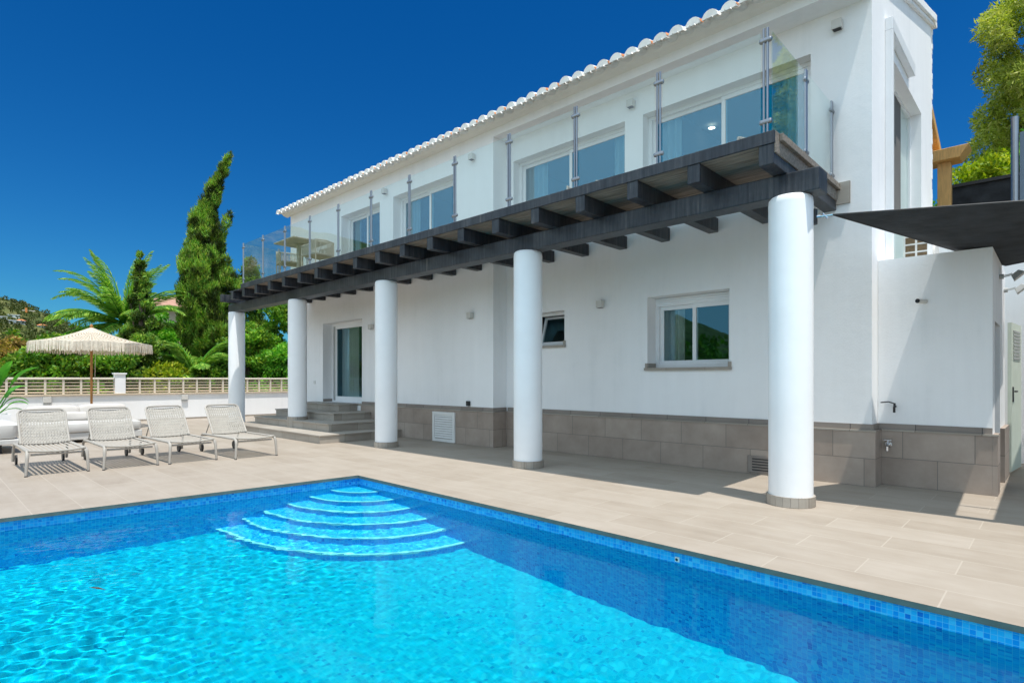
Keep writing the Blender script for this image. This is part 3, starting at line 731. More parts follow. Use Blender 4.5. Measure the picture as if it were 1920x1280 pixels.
def flood(y, z, lab, rzv):
    t_ = thing('floodlight', lab, 'floodlight', (XA, y, z), 'floodlights on the annex side wall')
    m = MB(); m.tube([(XA, y, z), (XA + .04, y, z)], .03, 12); m.tube([(XA + .03, y - .06, z), (XA + .09, y - .06, z + .01), (XA + .12, y - .06, z + .02)], .006, 6); m.tube([(XA + .03, y + .06, z), (XA + .12, y + .06, z + .02)], .006, 6)
    m.build('bracket', M['greyplastic'], t_)
    c0 = Vector((XA + .14, y, z + .03)); d = Vector((.55, -.25, -.62)).normalized(); u_ = Vector((0, 1, 0)); w_ = d.cross(u_).normalized()
    pts = []
    for s_, q in ((0, .055), (.07, .085)):
        for (i, j) in ((-1, -1), (1, -1), (1, 1), (-1, 1)): pts.append(c0 + d * s_ + u_ * (i * q) + w_ * (j * q * .8))
    MB().hexa(pts).build('housing', M['greyplastic'], t_, .006)
    e = c0 + d * .071; MB().quad(*[e + u_ * (i * .07) + w_ * (j * .055) for (i, j) in ((-1, -1), (1, -1), (1, 1), (-1, 1))]).build('glass', M['lampbox'], t_)
flood(9.02, 2.48, 'upper floodlight on the annex side wall, nearer the corner', 0)
flood(9.75, 2.40, 'lower floodlight on the annex side wall, further back', 0)
acu = thing('air_conditioner', 'white outdoor air conditioning unit on the annex roof by the villa', 'air conditioner', (-1.42, 9.85, 2.68))
MB().box(-1.565, -1.26, 9.5, 10.32, 2.74, 3.24).build('casing', M['whiteplastic'], acu, .02)
m = MB(); 
for i in range(2):
    for j in range(4): m.box(-1.535 + i * .135, -1.425 + i * .135, 9.494, 9.499, 2.79 + j * .108, 2.875 + j * .108)
m.build('coil_openings', plain('coil_brown', (.13, .09, .05), .7, .3, 30), acu)
m = MB(); m.tube([(-1.26, 9.95, 2.99), (-1.235, 9.95, 2.99)], .20, 24); m.build('fan_guard', M['lampbox'], acu)
for q in (9.6, 10.15): MB().box(-1.53, -1.29, q, q + .06, 2.68, 2.74).build('foot', M['darkmetal'], acu)
m = MB(); m.tube([(-1.57, 9.42, 2.7), (-1.56, 9.40, 2.78), (-1.52, 9.45, 2.84), (-1.50, 9.5, 2.85)], .02, 8); m.build('pipe', M['pine'], acu)

# back of the passage, upper terrace
bw = thing('retaining_wall', 'white wall at the far end of the shaded passage', 'wall', (1.5, 11.4, 0))
MB().box(XC + .01, 5.0, 11.4, 11.7, 0, 3.75).build('wall', M['wall_smooth'], bw)
structure(MB().box(XC + .01, 30, 11.71, 60, -.05, 3.75).build('upper_garden', M['ground']))
md = thing('metal_door', 'pale green louvred metal door standing ajar behind the annex', 'door', (-.42, 10.2, 0))
d0, d1 = Vector((-.47, 10.02, 0)), Vector((-.40, 10.78, 0))
dn = (d1 - d0).normalized(); dp = Vector((dn.y, -dn.x, 0)) * .02
def dq(a, b_, z0, z1, t0=-1, t1=1):
    p, q = d0 + dn * a, d0 + dn * b_
    return [(*(p + dp * t1).xy, z0), (*(q + dp * t1).xy, z0), (*(q + dp * t0).xy, z0), (*(p + dp * t0).xy, z0), (*(p + dp * t1).xy, z1), (*(q + dp * t1).xy, z1), (*(q + dp * t0).xy, z1), (*(p + dp * t0).xy, z1)]
MB().hexa(dq(0, .76, .03, 2.0)).build('leaf', plain('pale_green_paint', (.62, .68, .58), .5, .05, 4), md)
m = MB()
for k in range(9): m.hexa(dq(.12, .64, 1.52 + k * .045, 1.545 + k * .045, 1, 1.5))
m.build('louvres', M['greyplastic'], md)
m = MB(); m.hexa(dq(.06, .1, .95, 1.15, 1, 1.6)); m.hexa(dq(.06, .2, 1.08, 1.1, 2, 3)); m.build('handle', M['darkmetal'], md)
wp = thing('pine_pergola', 'new pine pergola post and beams behind the villa end wall', 'pergola', (-1.45, 13.2, 3.75))
MB().box(-1.62, -1.42, 13.05, 13.25, 3.75, 5.22).build('post', M['pine'], wp, .01)
m = MB(); m.hexa([(-2.6, 12.9, 5.22), (-1.28, 12.9, 5.22), (-1.28, 13.35, 5.22), (-2.6, 13.35, 5.22), (-2.6, 12.88, 5.42), (-1.14, 12.88, 5.42), (-1.14, 13.37, 5.42), (-2.6, 13.37, 5.42)]); m.build('cap_beam', M['pine'], wp, .01)
m = MB(); m.hexa([(-1.74, 12.2, 5.95), (-1.60, 12.2, 5.95), (-1.60, 13.4, 5.43), (-1.74, 13.4, 5.43), (-1.74, 12.2, 6.12), (-1.60, 12.2, 6.12), (-1.60, 13.4, 5.60), (-1.74, 13.4, 5.60)]); m.build('rafter', M['pine'], wp, .01)
bf = thing('black_screen_fence', 'black privacy screen fence on the upper garden edge', 'fence', (0, 13.9, 3.75))
MB().box(-1.5, 4.5, 13.9, 13.94, 3.75, 4.98).build('screen', M['sail'], bf)
m = MB(); m.box(-1.5, 4.5, 13.86, 13.9, 4.94, 5.0); m.build('rail', M['darkmetal'], bf)
gp = thing('steel_gate_post', 'grey steel post with blue grey panel on the upper garden edge', 'post', (-.1, 12.5, 3.75))
m = MB(); m.tube([(-.52, 12.5, 3.75), (-.52, 12.5, 5.55)], .05, 12); m.build('post', M['steel'], gp)
MB().box(-.46, 1.5, 12.48, 12.52, 3.9, 5.28).build('panel', plain('blue_grey_panel', (.10, .14, .19), .4, .1, 3), gp)

# ------------------------------------------------------------------ columns, steps, pergola deck
YC = 6.10; CX = [-1.95 - 3.555 * k for k in range(5)]; CR = .205
side = ['nearest the camera, holding the shade sail', 'second from the right, before the small tilted window', 'third from the right, before the entrance wall', 'standing on the entrance steps', 'at the far left end of the pergola']
STEP = .167
for k, x in enumerate(CX):
    zb = STEP if k == 3 else 0
    t_ = thing('column', 'round white column ' + side[k], 'column', (x, YC, zb), 'round columns carrying the pergola')
    ring = .24 if k == 3 else .10
    m = MB(); m.lathe([(CR, zb + ring - .01), (CR + .001, 3.0), (CR - .004, 3.05), (CR - .02, 3.068), (0, 3.068)], x, YC, 48); m.build('shaft', M['column'], t_, smooth=True)
    m = MB(); sg = 20
    for j in range(sg):
        a0, a1 = 2 * PI * (j + .015) / sg, 2 * PI * (j + .985) / sg
        p = []
        for (rr, zz) in ((.0, zb), (.228, zb), (.228, zb + ring), (.0, zb + ring)): pass
        c_ = [(x + rr * math.cos(a), YC + rr * math.sin(a)) for rr, a in ((.16, a0), (.226, a0), (.226, a1), (.16, a1))]
        m.hexa([(*q, zb) for q in c_] + [(*q, zb + ring) for q in c_])
    m.build('tiled_base', M['step'], t_)

es = thing('entrance_steps', 'four wide grey tiled steps leading up to the entrance door', 'steps', (-12.5, 6.6, 0))
yf = [5.46, 5.93, 6.42, 6.90]; xr = [-10.36, -10.88, -11.55, -12.20]; xl = [-15.0, -14.55, -14.45, -14.3]
for k in range(4):
    m = MB(); z0, z1 = STEP * k, STEP * (k + 1)
    yb = YL - .005 if k < 3 else YL + .02
    m.box(xl[k], xr[k], yf[k], YL - .003 - .001 * k, z0 + (.001 if k else 0), z1 - .028)
    s = m.build('step', M['step'], es)
    m = MB(); m.box(xl[k] - .02, xr[k] + .02, yf[k] - .022, YL - .005 - .001 * k, z1 - .028, z1); m.build('tread', M['step'], s, .004)
MB().box(-13.87, -12.01, YL - .004, YL + .36, .62, .671).build('threshold', M['step'], es)

pg = thing('balcony_pergola', 'black timber balcony deck and pergola carried by the white columns', 'pergola', (-9.0, 6.2, 3.07))
MB().box(-16.44, -1.65, 5.98, 6.24, 3.02 + .05, 3.29).build('main_beam', M['black'], pg, .012)
YD = 5.615
jx = [-2.02 - .735 * k for k in range(20)]
j0 = None
for k, x in enumerate(jx):
    ye = (YR if x > XJ else YL) - .01
    if x < -14.6: ye = 6.9
    m = MB(); m.box(x - .07, x + .07, YD + .012, ye, 3.293, 3.487); m.build('joist', M['black'], pg, .008)
m = MB(); zt = 3.575
y = YD + .03
while y < YR - .1:
    w_ = .138
    y1 = min(y + w_, YR - .012)
    xl_ = -14.62; 
    if y1 > YL - .01:
        m.box(XJ + .01, -1.96, y, y1, 3.49, zt)
    else: m.box(xl_, -1.96, y, y1, 3.49, zt)
    y += w_ + .006
m.build('deck_boards', M['deckwood'], pg)
m = MB(); m.box(-14.64, -1.94, YD, YD + .028, 3.485, 3.607); m.box(-14.64, -14.615, YD + .029, YL - .01, 3.488, 3.606); m.build('fascia', M['black'], pg, .006)
m = MB(); m.box(-1.958, -1.935, YD + .029, YR - .005, 3.40, 3.606); m.box(-1.934, -1.90, YD + .12, YR - .005, 3.53, 3.60); m.build('side_fascia', M['deckwood'], pg, .005)
m = MB(); m.box(-15.46, -14.66, YD + .03, 6.9, 3.489, 3.51); m.build('end_board', M['black'], pg, .004)
m = MB(); m.box(-2.1, -1.80, YR - .03, YR - .002, 3.36, 3.62); m.build('wall_plate', M['step'], pg)

# glass balustrade
bl = thing('glass_balustrade', 'frameless glass balustrade with steel posts round the balcony', 'balustrade', (-8.3, 5.7, 3.6))
PZ0, PZ1 = 3.60, 4.615; YP_ = 5.66
posts = [(-14.58 + 1.1405 * k, YP_) for k in range(12)]
def post(x, y, along='x'):
    m = MB(); d = .011
    for s_ in (-1, 1):
        o_ = (s_ * .017, 0) if along == 'x' else (0, s_ * .017)
        m.tube([(x + o_[0], y + o_[1], PZ0 - .06), (x + o_[0], y + o_[1], PZ1)], .0125, 8)
    p = m.build('post', M['steel'], bl, smooth=True)
    for z in (3.72, 4.50):
        m = MB()
        if along == 'x': m.box(x - .062, x + .062, y - .02, y + .02, z - .025, z + .025)
        else: m.box(x - .02, x + .02, y - .062, y + .062, z - .025, z + .025)
        m.build('clamp', M['steel'], p, .018)
for x, y in posts: post(x, y)
for (a, b_) in zip(posts[:-1], posts[1:]):
    MB().box(a[0] + .045, b_[0] - .045, YP_ - .005, YP_ + .005, 3.625, 4.585).build('glass_panel', M['balglass'], bl)
XS = -1.99; 
for xx, ysd in ((XS, (6.72, 7.70)), (-14.58, (6.55, 7.32))):
    ya = YP_
    for yy in ysd: post(xx, yy, 'y')
    ys = [YP_, *ysd]
    for a, b_ in zip(ys[:-1], ys[1:]):
        MB().box(xx - .005, xx + .005, a + .045, b_ - .045, 3.625, 4.585).build('glass_panel', M['balglass'], bl)

# balcony furniture
tb = thing('balcony_table', 'square balcony table on a single pedestal behind the glass', 'table', (-12.6, 6.15, 3.575))
MB().box(-13.1, -12.1, 5.76, 6.62, 4.36, 4.39).build('tabletop', M['weave'], tb, .006)
MB().box(-12.66, -12.55, 6.10, 6.21, 3.59, 4.36).build('pedestal', M['lframe'], tb); MB().box(-12.85, -12.35, 5.95, 6.4, 3.575, 3.592).build('base', M['lframe'], tb)
def rope_chair(x, y, rzv, lab, hb=.72):
    t_ = thing('rope_armchair', lab, 'chair', (x, y, 3.575), 'rope armchairs on the balcony', rzv)
    def bd(m, n, mt, **k): return m.build(n, mt, t_, world=False, **k)
    m = MB()
    for sx in (-.24, .24):
        m.tube([(sx, -.24, 0), (sx, -.24, .62)], .013, 6); m.tube([(sx, .24, 0), (sx, .24, hb)], .013, 6)
    m.tube([(-.24, -.24, .62), (-.26, .1, .64), (-.24, .24, hb), (0, .29, hb + .01), (.24, .24, hb), (.26, .1, .64), (.24, -.24, .62)], .014, 6); bd(m, 'frame', M['lframe'])
    m = MB(); m.box(-.25, .25, -.25, .25, .40, .44); bd(m, 'seat', M['weave'], bevel=.01)
    m = MB()
    path = [(-.24, -.2), (-.26, .1), (-.24, .24), (0, .29), (.24, .24), (.26, .1), (.24, -.2)]
    for (p, q) in zip(path[:-1], path[1:]):
        n = max(2, int(math.dist(p, q) / .028))
        for i in range(n):
            k = (i + .5) / n; xx, yy = p[0] + (q[0] - p[0]) * k, p[1] + (q[1] - p[1]) * k
            m.tube([(xx, yy, .44), (xx * 1.04, yy * 1.04, .64 if yy < .12 else hb)], .0095, 5)
    bd(m, 'rope_back', M['weave'])
    return t_
rope_chair(-13.25, 6.2, R(75), 'rope armchair at the balcony table, seen from the side at left')
rope_chair(-11.95, 6.25, R(-80), 'rope armchair at the balcony table with its back to the windows')
rope_chair(-5.25, 7.2, R(12), 'rope armchair showing only its top before the first wide window', .66)
rope_chair(-3.0, 7.25, R(-15), 'rope armchair showing only its top before the corner window', .66)

# shade sail
def sail(name, lab, A, B, Dp, Cc, sag):
    n = 18; m = MB(); P = {}
    A, B, Dp, Cc = map(Vector, (A, B, Dp, Cc))
    for i in range(n + 1):
        for j in range(n + 1):
            u_, v_ = i / n, j / n
            p = A * (1 - u_) * (1 - v_) + B * u_ * (1 - v_) + Dp * u_ * v_ + Cc * (1 - u_) * v_
            p = p + Vector((0, 0, -sag * 16 * u_ * (1 - u_) * v_ * (1 - v_)))
            P[i, j] = p
    for i in range(n):
        for j in range(n): m.quad(P[i, j], P[i + 1, j], P[i + 1, j + 1], P[i, j + 1])
    t_ = thing(name, lab, 'shade sail', tuple(A))
    m.build('fabric', M['sail'], t_, smooth=True)
    h = MB()
    for (p, q) in ((A, B), (B, Dp), (Dp, Cc), (Cc, A)): h.tube([p, q], .008, 6)
    h.build('hem', M['darkmetal'], t_); return t_
sa = sail('shade_sail', 'charcoal shade sail stretched from the nearest column over the annex', (-1.60, 6.22, 2.86), (.02, 6.36, 2.70), (-.12, 9.52, 2.73), (-.48, 9.47, 2.675), .05)
m = MB(); m.tube([(-1.76, 6.16, 2.85), (-1.70, 6.185, 2.855)], .02, 10); m.tube([(-1.70, 6.185, 2.855), (-1.60, 6.22, 2.86)], .008, 8); m.tube([(-1.68, 6.19, 2.88), (-1.64, 6.205, 2.83)], .008, 6); m.build('turnbuckle', M['chrome'], sa)
m = MB(); m.tube([(-1.75, 6.165, 2.78), (-1.75, 6.165, 2.93)], .03, 8); m.build('bracket', M['darkmetal'], sa)
s2 = sail('shade_sail', 'second charcoal shade sail off to the right past the annex', (.30, 6.36, 2.70), (4.2, 6.3, 2.75), (4.2, 11.3, 2.85), (.24, 11.3, 2.74), .1)
m = MB(); m.quad((0, 6.34, 2.702), (.32, 6.34, 2.702), (.32, 6.45, 2.702), (0, 6.45, 2.702)); m.quad((0, 6.98, 2.705), (.32, 6.98, 2.705), (.32, 7.01, 2.705), (0, 7.01, 2.705)); m.build('webbing', M['sail'], s2, recalc=False)

# ------------------------------------------------------------------ boundary wall and fence
XW = -20.0
bwl = thing('boundary_wall', 'low white garden wall topped by a beige slatted fence', 'wall', (XW, 4.0, 0))
wy0, wy1 = -9.0, 16.0
MB().box(XW - .15, XW, wy0, wy1, -.3, .79).build('wall', M['wall_smooth'], bwl)
MB().box(XW - .19, XW + .05, wy0, wy1, .79, .84).build('coping', M['fencebeige'], bwl, .006)
MB().box(XW, XW + .012, wy0, wy1, 0, .05).build('skirting', M['step'], bwl)
MB().box(XW - .13, XW - .01, wy0, wy1, 1.235, 1.30).build('top_rail', M['fencewhite'], bwl, .02)
py = [4.11, 4.37]
m = MB(); m.box(XW - .2, XW + .02, py[0], py[1], .841, 1.40); m.build('pillar', M['wall_smooth'], bwl)
MB().box(XW - .23, XW + .05, py[0] - .03, py[1] + .03, 1.40, 1.44).build('pillar_cap', M['wall_smooth'], bwl, .005)
m = MB(); 
for k in range(4): m.box(XW - .09, XW - .06, wy0, wy1, .87 + k * .09, .915 + k * .09)
m.build('slats', M['fencebeige'], bwl)
y = 3.711
ys = []
yy = 3.711
while yy > 0: ys.append(yy); yy -= .398
yy = 4.745
while yy < 10.5: ys.append(yy); yy += .396
for yy in ys:
    MB().box(XW - .10, XW - .03, yy - .024, yy + .024, .841, 1.235).build('fence_post', M['fencewhite'], bwl)
for yy, z, lab in ((2.55, .70, 'small grey box light on the garden wall above the sofa'), (5.95, .70, 'small grey box light on the garden wall behind the third lounger')):
    t_ = thing('garden_wall_light', lab, 'wall light', (XW, yy, z), 'box lights on the garden wall')
    MB().box(XW, XW + .07, yy - .09, yy + .09, z - .09, z + .07).build('body', M['lampbox'], t_, .006); MB().box(XW + .01, XW + .06, yy - .08, yy + .08, z - .13, z - .091).build('diffuser', M['greyplastic'], t_)

# ------------------------------------------------------------------ sun loungers
def ribbon(mb, pts, w, ax):
    """flat strip along pts, width w across axis vector ax"""
    a = Vector(ax) * (w / 2); p = [Vector(q) for q in pts]
    for i in range(len(p) - 1): mb.quad(p[i] - a, p[i + 1] - a, p[i + 1] + a, p[i] + a)
def make_lounger(lab, loc):
    # local: feet towards +X, width along Y; origin = ground under front legs' centre
    t_ = thing('sun_lounger', lab, 'sun lounger', loc, 'rope sun loungers in a row by the pool')
    def bd(m, n, mt, par=None, **k): return m.build(n, mt, par or t_, world=False, **k)
    hw = .305
    fr = MB()
    for s_ in (-1, 1):
        fr.tube([(-.12, s_ * hw, .315), (-.5, s_ * hw, .315), (-1.15, s_ * hw, .315), (-1.40, s_ * hw, .31)], .019, 8)
    fr.tube([(-.06, -hw + .03, .27), (-.06, hw - .03, .27)], .014, 8); fr.tube([(-1.38, -hw, .29), (-1.38, hw, .29)], .014, 8)
    bd(fr, 'frame', M['lframe'], smooth=True)
    for s_ in (-1, 1):
        m = MB(); m.tube([(-.14, s_ * hw, .315), (-.07, s_ * hw, .312), (-.02, s_ * (hw + .005), .29), (0, s_ * (hw + .01), .24), (.006, s_ * (hw + .022), .012)], [.019, .021, .022, .021, .016], 10)
        l = bd(m, 'leg', M['lframe'], smooth=True)
        m = MB(); m.tube([(.006, s_ * (hw + .022), .0), (.006, s_ * (hw + .022), .013)], .0175, 10); bd(m, 'foot', M['darkmetal'], l)
        m = MB(); m.tube([(-1.39, s_ * hw, .31), (-1.44, s_ * (hw + .005), .28), (-1.47, s_ * (hw + .008), .2), (-1.50, s_ * (hw + .01), .05)], .017, 8); bd(m, 'leg', M['lframe'], smooth=True)
        m = MB(); m.tube([(-1.53, s_ * (hw - .03) - .012, .07), (-1.53, s_ * (hw - .03) + .012, .07)], .07, 20); bd(m, 'wheel', M['darkmetal'], smooth=False)
    # seat: ropes across, slightly sagging, wrapped over the rails
    m = MB(); n = 9
    for i in range(n):
        x = -.04 - i * 1.0 / n
        pts = []
        for j in range(9):
            v_ = -1 + j / 4; pts.append((x, v_ * hw, .332 - .022 * (1 - v_ * v_) * (1 + .4 * math.exp(-((x + .06) / .1) ** 2))))
        ribbon(m, pts, .014, (1, 0, 0))
    for j in range(11):
        v_ = -1 + (j + .5) / 5.5
        ribbon(m, [(-.04, v_ * hw, .3325 - .031 * (1 - v_ * v_)), (-.2, v_ * hw, .3325 - .0225 * (1 - v_ * v_)), (-1.04, v_ * hw, .3325 - .0225 * (1 - v_ * v_))], .0305, (0, 1, 0))
    bd(m, 'seat_weave', M['weave'], recalc=False)
    # front roll
    m = MB(); m.tube([(-.035, -hw, .325), (-.03, -hw * .5, .308), (-.03, 0, .301), (-.03, hw * .5, .308), (-.035, hw, .325)], .014, 8); bd(m, 'front_roll', M['weave'], smooth=True)
    # backrest: frame loop + weave
    b0, b1 = Vector((-1.02, 0, .335)), Vector((-1.40, 0, .80))
    d = b1 - b0; nrm = Vector((d.z, 0, -d.x)).normalized()
    def bp(u_, v_, o_=0): return b0 + d * u_ + Vector((0, v_, 0)) + nrm * o_
    hb = .275
    m = MB(); lp = [bp(0, -hb), bp(.5, -hb), bp(.9, -hb), bp(.97, -hb + .02), bp(1, -hb + .06), bp(1.005, 0), bp(1, hb - .06), bp(.97, hb - .02), bp(.9, hb), bp(.5, hb), bp(0, hb)]
    m.tube(lp, .015, 8); B = bd(m, 'backrest', M['lframe'], smooth=True)
    m = MB(); rows = 21; cols = 15
    for i in range(rows):
        u_ = .02 + .955 * (i + .5) / rows
        e = hb - .012 - (.03 if u_ > .95 else 0)
        pts = []
        for j in range(cols * 2 + 1):
            v_ = -e + 2 * e * j / (cols * 2); w_ = 1 - (v_ / e) ** 2
            pts.append(bp(u_, v_, -.03 * w_ + .004 * (1 if (j + i * 1) % 2 else -1)))
        wd = .0165 if (i // 4) % 2 else .0225
        ribbon(m, pts, wd, d.normalized())
    for j in range(cols):
        v_ = -hb + .02 + (2 * hb - .04) * (j + .5) / cols; w_ = 1 - (v_ / hb) ** 2
        ribbon(m, [bp(.01, v_, -.03 * w_), bp(.97, v_, -.03 * w_)], .0190, (0, 1, 0))
    bd(m, 'back_weave', M['weave'], B, recalc=False)
    for s_ in (-1, 1):
        m = MB(); m.tube([bp(.45, s_ * (hb - .02), -.02), (-1.40, s_ * (hb - .02), .30)], .009, 6); bd(m, 'prop', M['lframe'])
    return t_
l0 = make_lounger('taupe rope sun lounger at the left end of the row, before the sofa', (-9.57, 1.335, 0))
for (x, y, rzv, lab) in ((-9.51, 2.15, .0, 'taupe rope sun lounger second from the left, partly hiding the sofa'), (-9.475, 2.945, .02, 'taupe rope sun lounger third from the left, below the garden wall light'), (-9.29, 3.81, .03, 'taupe rope sun lounger at the right end of the row, next to the steps')):
    c_ = copy_tree(l0); c_.location = (x, y, 0); c_.rotation_euler = (0, 0, rzv); c_['label'] = lab

# ------------------------------------------------------------------ sofa, daybed, cushions, parasol, planter
def cushion(name, lab, cat, x0, x1, y0, y1, z0, z1, mat, group=None, pinch=.25, tilt=0):
    m = MB(); n = 10; hx, hy, hz = (x1 - x0) / 2, (y1 - y0) / 2, (z1 - z0) / 2
    t_ = None
    P = []
    # superellipsoid
    def sg(v_, e): return math.copysign(abs(v_) ** e, v_)
    nu, nv = 32, 18; e1, e2 = pinch, pinch * .8
    for i in range(nv + 1):
        ph = -PI / 2 + PI * i / nv
        for j in range(nu):
            th = 2 * PI * j / nu
            x = sg(math.cos(ph), e1) * sg(math.cos(th), e2) * hx; y = sg(math.cos(ph), e1) * sg(math.sin(th), e2) * hy; z = sg(math.sin(ph), e1) * hz
            wob = 1 + .03 * noise.noise((x * 4 + x0, y * 4 + y0, z * 5))
            P.append((x * wob + z * tilt, y * wob, z * wob))
    f = [(i * nu + j, i * nu + (j + 1) % nu, (i + 1) * nu + (j + 1) % nu, (i + 1) * nu + j) for i in range(nv) for j in range(nu)]
    m.v = [(p[0] + (x0 + x1) / 2, p[1] + (y0 + y1) / 2, p[2] + (z0 + z1) / 2) for p in P]; m.f = f
    o = m.build(name, mat, None, smooth=True)
    c0 = Vector(((x0 + x1) / 2, (y0 + y1) / 2, z0)); 
    for v_ in o.data.vertices: v_.co -= c0
    o.location = c0
    return tag(o, lab, cat, group)
sf = thing('outdoor_sofa', 'low white outdoor sofa base behind the first two loungers', 'sofa', (-14.5, 2.45, 0))
MB().box(-15.3, -13.95, 1.55, 3.35, .06, .20).build('base', M['fabricwhite'], sf, .015)
MB().box(-15.36, -15.26, 1.55, 3.35, .201, .5).build('back_frame', M['fabricwhite'], sf, .02)
for x in (-15.2, -14.05):
    for y in (1.65, 3.25): MB().box(x - .04, x + .04, y - .04, y + .04, 0, .06).build('foot', M['darkmetal'], sf)
cushion('seat_cushion', 'white seat mattress on the sofa base between the loungers', 'cushion', -15.22, -13.92, 1.55, 3.35, .20, .40, M['fabricwhite'], None, .18)
for (y0, y1, z0, z1, x0, x1, lab, g) in ((1.58, 2.46, .40, .71, -15.25, -14.92, 'left plump off white back cushion on the sofa', 1), (2.44, 3.30, .40, .72, -15.25, -14.92, 'right plump off white back cushion on the sofa', 1),
        (1.72, 2.60, .40, .58, -14.9, -14.66, 'left small bolster cushion in front of the back cushions', 2), (2.52, 3.2, .40, .59, -14.9, -14.66, 'right small bolster cushion in front of the back cushions', 2)):
    cushion('back_cushion' if g == 1 else 'bolster_cushion', lab, 'cushion', x0, x1, y0, y1, z0, z1, M['fabric'], 'loose cushions on the sofa', .42 if g == 1 else .5, -.25)
db = thing('daybed', 'white outdoor daybed base at the left edge behind the first lounger', 'daybed', (-13.3, .3, 0))
MB().box(-14.3, -12.75, -1.2, 1.28, .15, .235).build('base', M['fabricwhite'], db, .012)
for x in (-14.15, -12.95):
    for y in (-1.0, 1.0): MB().box(x - .05, x + .05, y - .05, y + .05, 0, .15).build('foot', M['darkmetal'], db)
cushion('daybed_mattress', 'thick white mattress lying on the daybed at the left edge', 'mattress', -14.28, -12.78, -1.2, 1.27, .235, .50, M['fabricwhite'], None, .16)

UX, UY = -17.6, 3.12
um = thing('parasol', 'cream macrame parasol with long fringe on a wooden pole', 'parasol', (UX, UY, 0))
m = MB(); m.tube([(UX, UY, .02), (UX, UY, 2.56)], .027, 12); m.build('pole', M['cane'], um, smooth=True)
MB().box(UX - .3, UX + .3, UY - .3, UY + .3, 0, .06).build('base', M['greyplastic'], um, .01)
RIM = 1.32; ZR, ZT = 2.13, 2.56
cp = MB(); NS = 96; NR = 12
def cano(j, i):
    a = 2 * PI * j / NS + R(20); k = (a - R(20)) / (2 * PI) * 8; fr_ = (k % 1) - .5
    rad = RIM * math.cos(PI / 8) / math.cos(fr_ * 2 * PI / 8)
    u_ = i / NR
    sagr = -.05 * math.sin(PI * u_) - .05 * u_ * (.25 - fr_ * fr_) * 4 * u_ * (-.6)
    return (UX + rad * u_ * math.cos(a), UY + rad * u_ * math.sin(a), ZT + (ZR - ZT) * u_ + sagr - .0)
for j in range(NS):
    for i in range(NR): cp.quad(cano(j, i), cano(j, i + 1), cano(j + 1, i + 1), cano(j + 1, i))
def macrame():
    m, nt, out = nodes('macrame_canopy')
    d = N(nt, 'ShaderNodeBsdfPrincipled'); d.inputs['Roughness'].default_value = .95; d.inputs['Specular IOR Level'].default_value = .1
    tc = N(nt, 'ShaderNodeTexCoord'); sx = N(nt, 'ShaderNodeSeparateXYZ'); nt.links.new(tc.outputs['Object'], sx.inputs[0])
    rr = math_(nt, 'SQRT', math_(nt, 'ADD', math_(nt, 'MULTIPLY', sx.outputs[0], sx.outputs[0]), math_(nt, 'MULTIPLY', sx.outputs[1], sx.outputs[1])))
    an = math_(nt, 'ARCTAN2', sx.outputs[1], sx.outputs[0])
    s1 = math_(nt, 'SINE', math_(nt, 'MULTIPLY', rr, 2 * PI / .11)); s2 = math_(nt, 'SINE', math_(nt, 'MULTIPLY', an, 48))
    hole = math_(nt, 'GREATER_THAN', math_(nt, 'MULTIPLY', s1, s2), .38)
    band = math_(nt, 'MULTIPLY', math_(nt, 'GREATER_THAN', rr, .35), math_(nt, 'LESS_THAN', rr, 1.15))
    n = ntex(nt, 14, 4, .6, tc.outputs['Object']); r = ramp(nt, [(.3, (.60, .52, .41)), (.7, (.80, .72, .60))]); nt.links.new(n.outputs[0], r.inputs[0])
    nt.links.new(r.outputs[0], d.inputs['Base Color'])
    t_ = N(nt, 'ShaderNodeBsdfTransparent'); tl = N(nt, 'ShaderNodeBsdfTranslucent'); tl.inputs[0].default_value = (.6, .5, .38, 1)
    m1 = N(nt, 'ShaderNodeMixShader'); m1.inputs[0].default_value = .25; nt.links.new(d.outputs[0], m1.inputs[1]); nt.links.new(tl.outputs[0], m1.inputs[2])
    m2 = N(nt, 'ShaderNodeMixShader'); nt.links.new(math_(nt, 'MULTIPLY', hole, band), m2.inputs[0]); nt.links.new(m1.outputs[0], m2.inputs[1]); nt.links.new(t_.outputs[0], m2.inputs[2])
    nt.links.new(m2.outputs[0], out.inputs[0]); return m
cpo = cp.build('canopy', macrame(), um, smooth=True)
fg = MB()
for j in range(NS * 4):
    f_ = j / 4; p0 = Vector(cano(int(f_) % NS, NR)); p1 = Vector(cano((int(f_) + 1) % NS, NR)); p = p0.lerp(p1, f_ % 1)
    tg = (p1 - p0).normalized() * .0105; out_ = Vector((p.x - UX, p.y - UY, 0)).normalized() * random.uniform(-.02, .03)
    l = .235 + random.uniform(-.03, .02)
    fg.quad(p - tg, p + tg, p + tg * .8 + out_ - Vector((0, 0, l)), p - tg * .8 + out_ - Vector((0, 0, l)))
fg.build('fringe', M['macrame'], um, recalc=False)
rbm = MB()
for k in range(8):
    a = 2 * PI * k / 8 + R(20); e = (UX + RIM * .95 * math.cos(a), UY + RIM * .95 * math.sin(a), ZR - .03)
    rbm.tube([(UX, UY, ZT - .12), (UX + RIM * .5 * math.cos(a), UY + RIM * .5 * math.sin(a), (ZT + ZR) / 2 - .10), e], .010, 5)
rbm.build('ribs', M['cane'], um)
m = MB(); m.lathe([(.0, 2.64), (.03, 2.62), (.04, 2.58), (.03, 2.54)], UX, UY, 12); m.build('finial', M['cane'], um, smooth=True)
m = MB(); m.tube([(UX + .06, UY + .07, 2.1), (UX + .05, UY + .06, 1.1)], .005, 5); m.build('cord', M['macrame'], um)

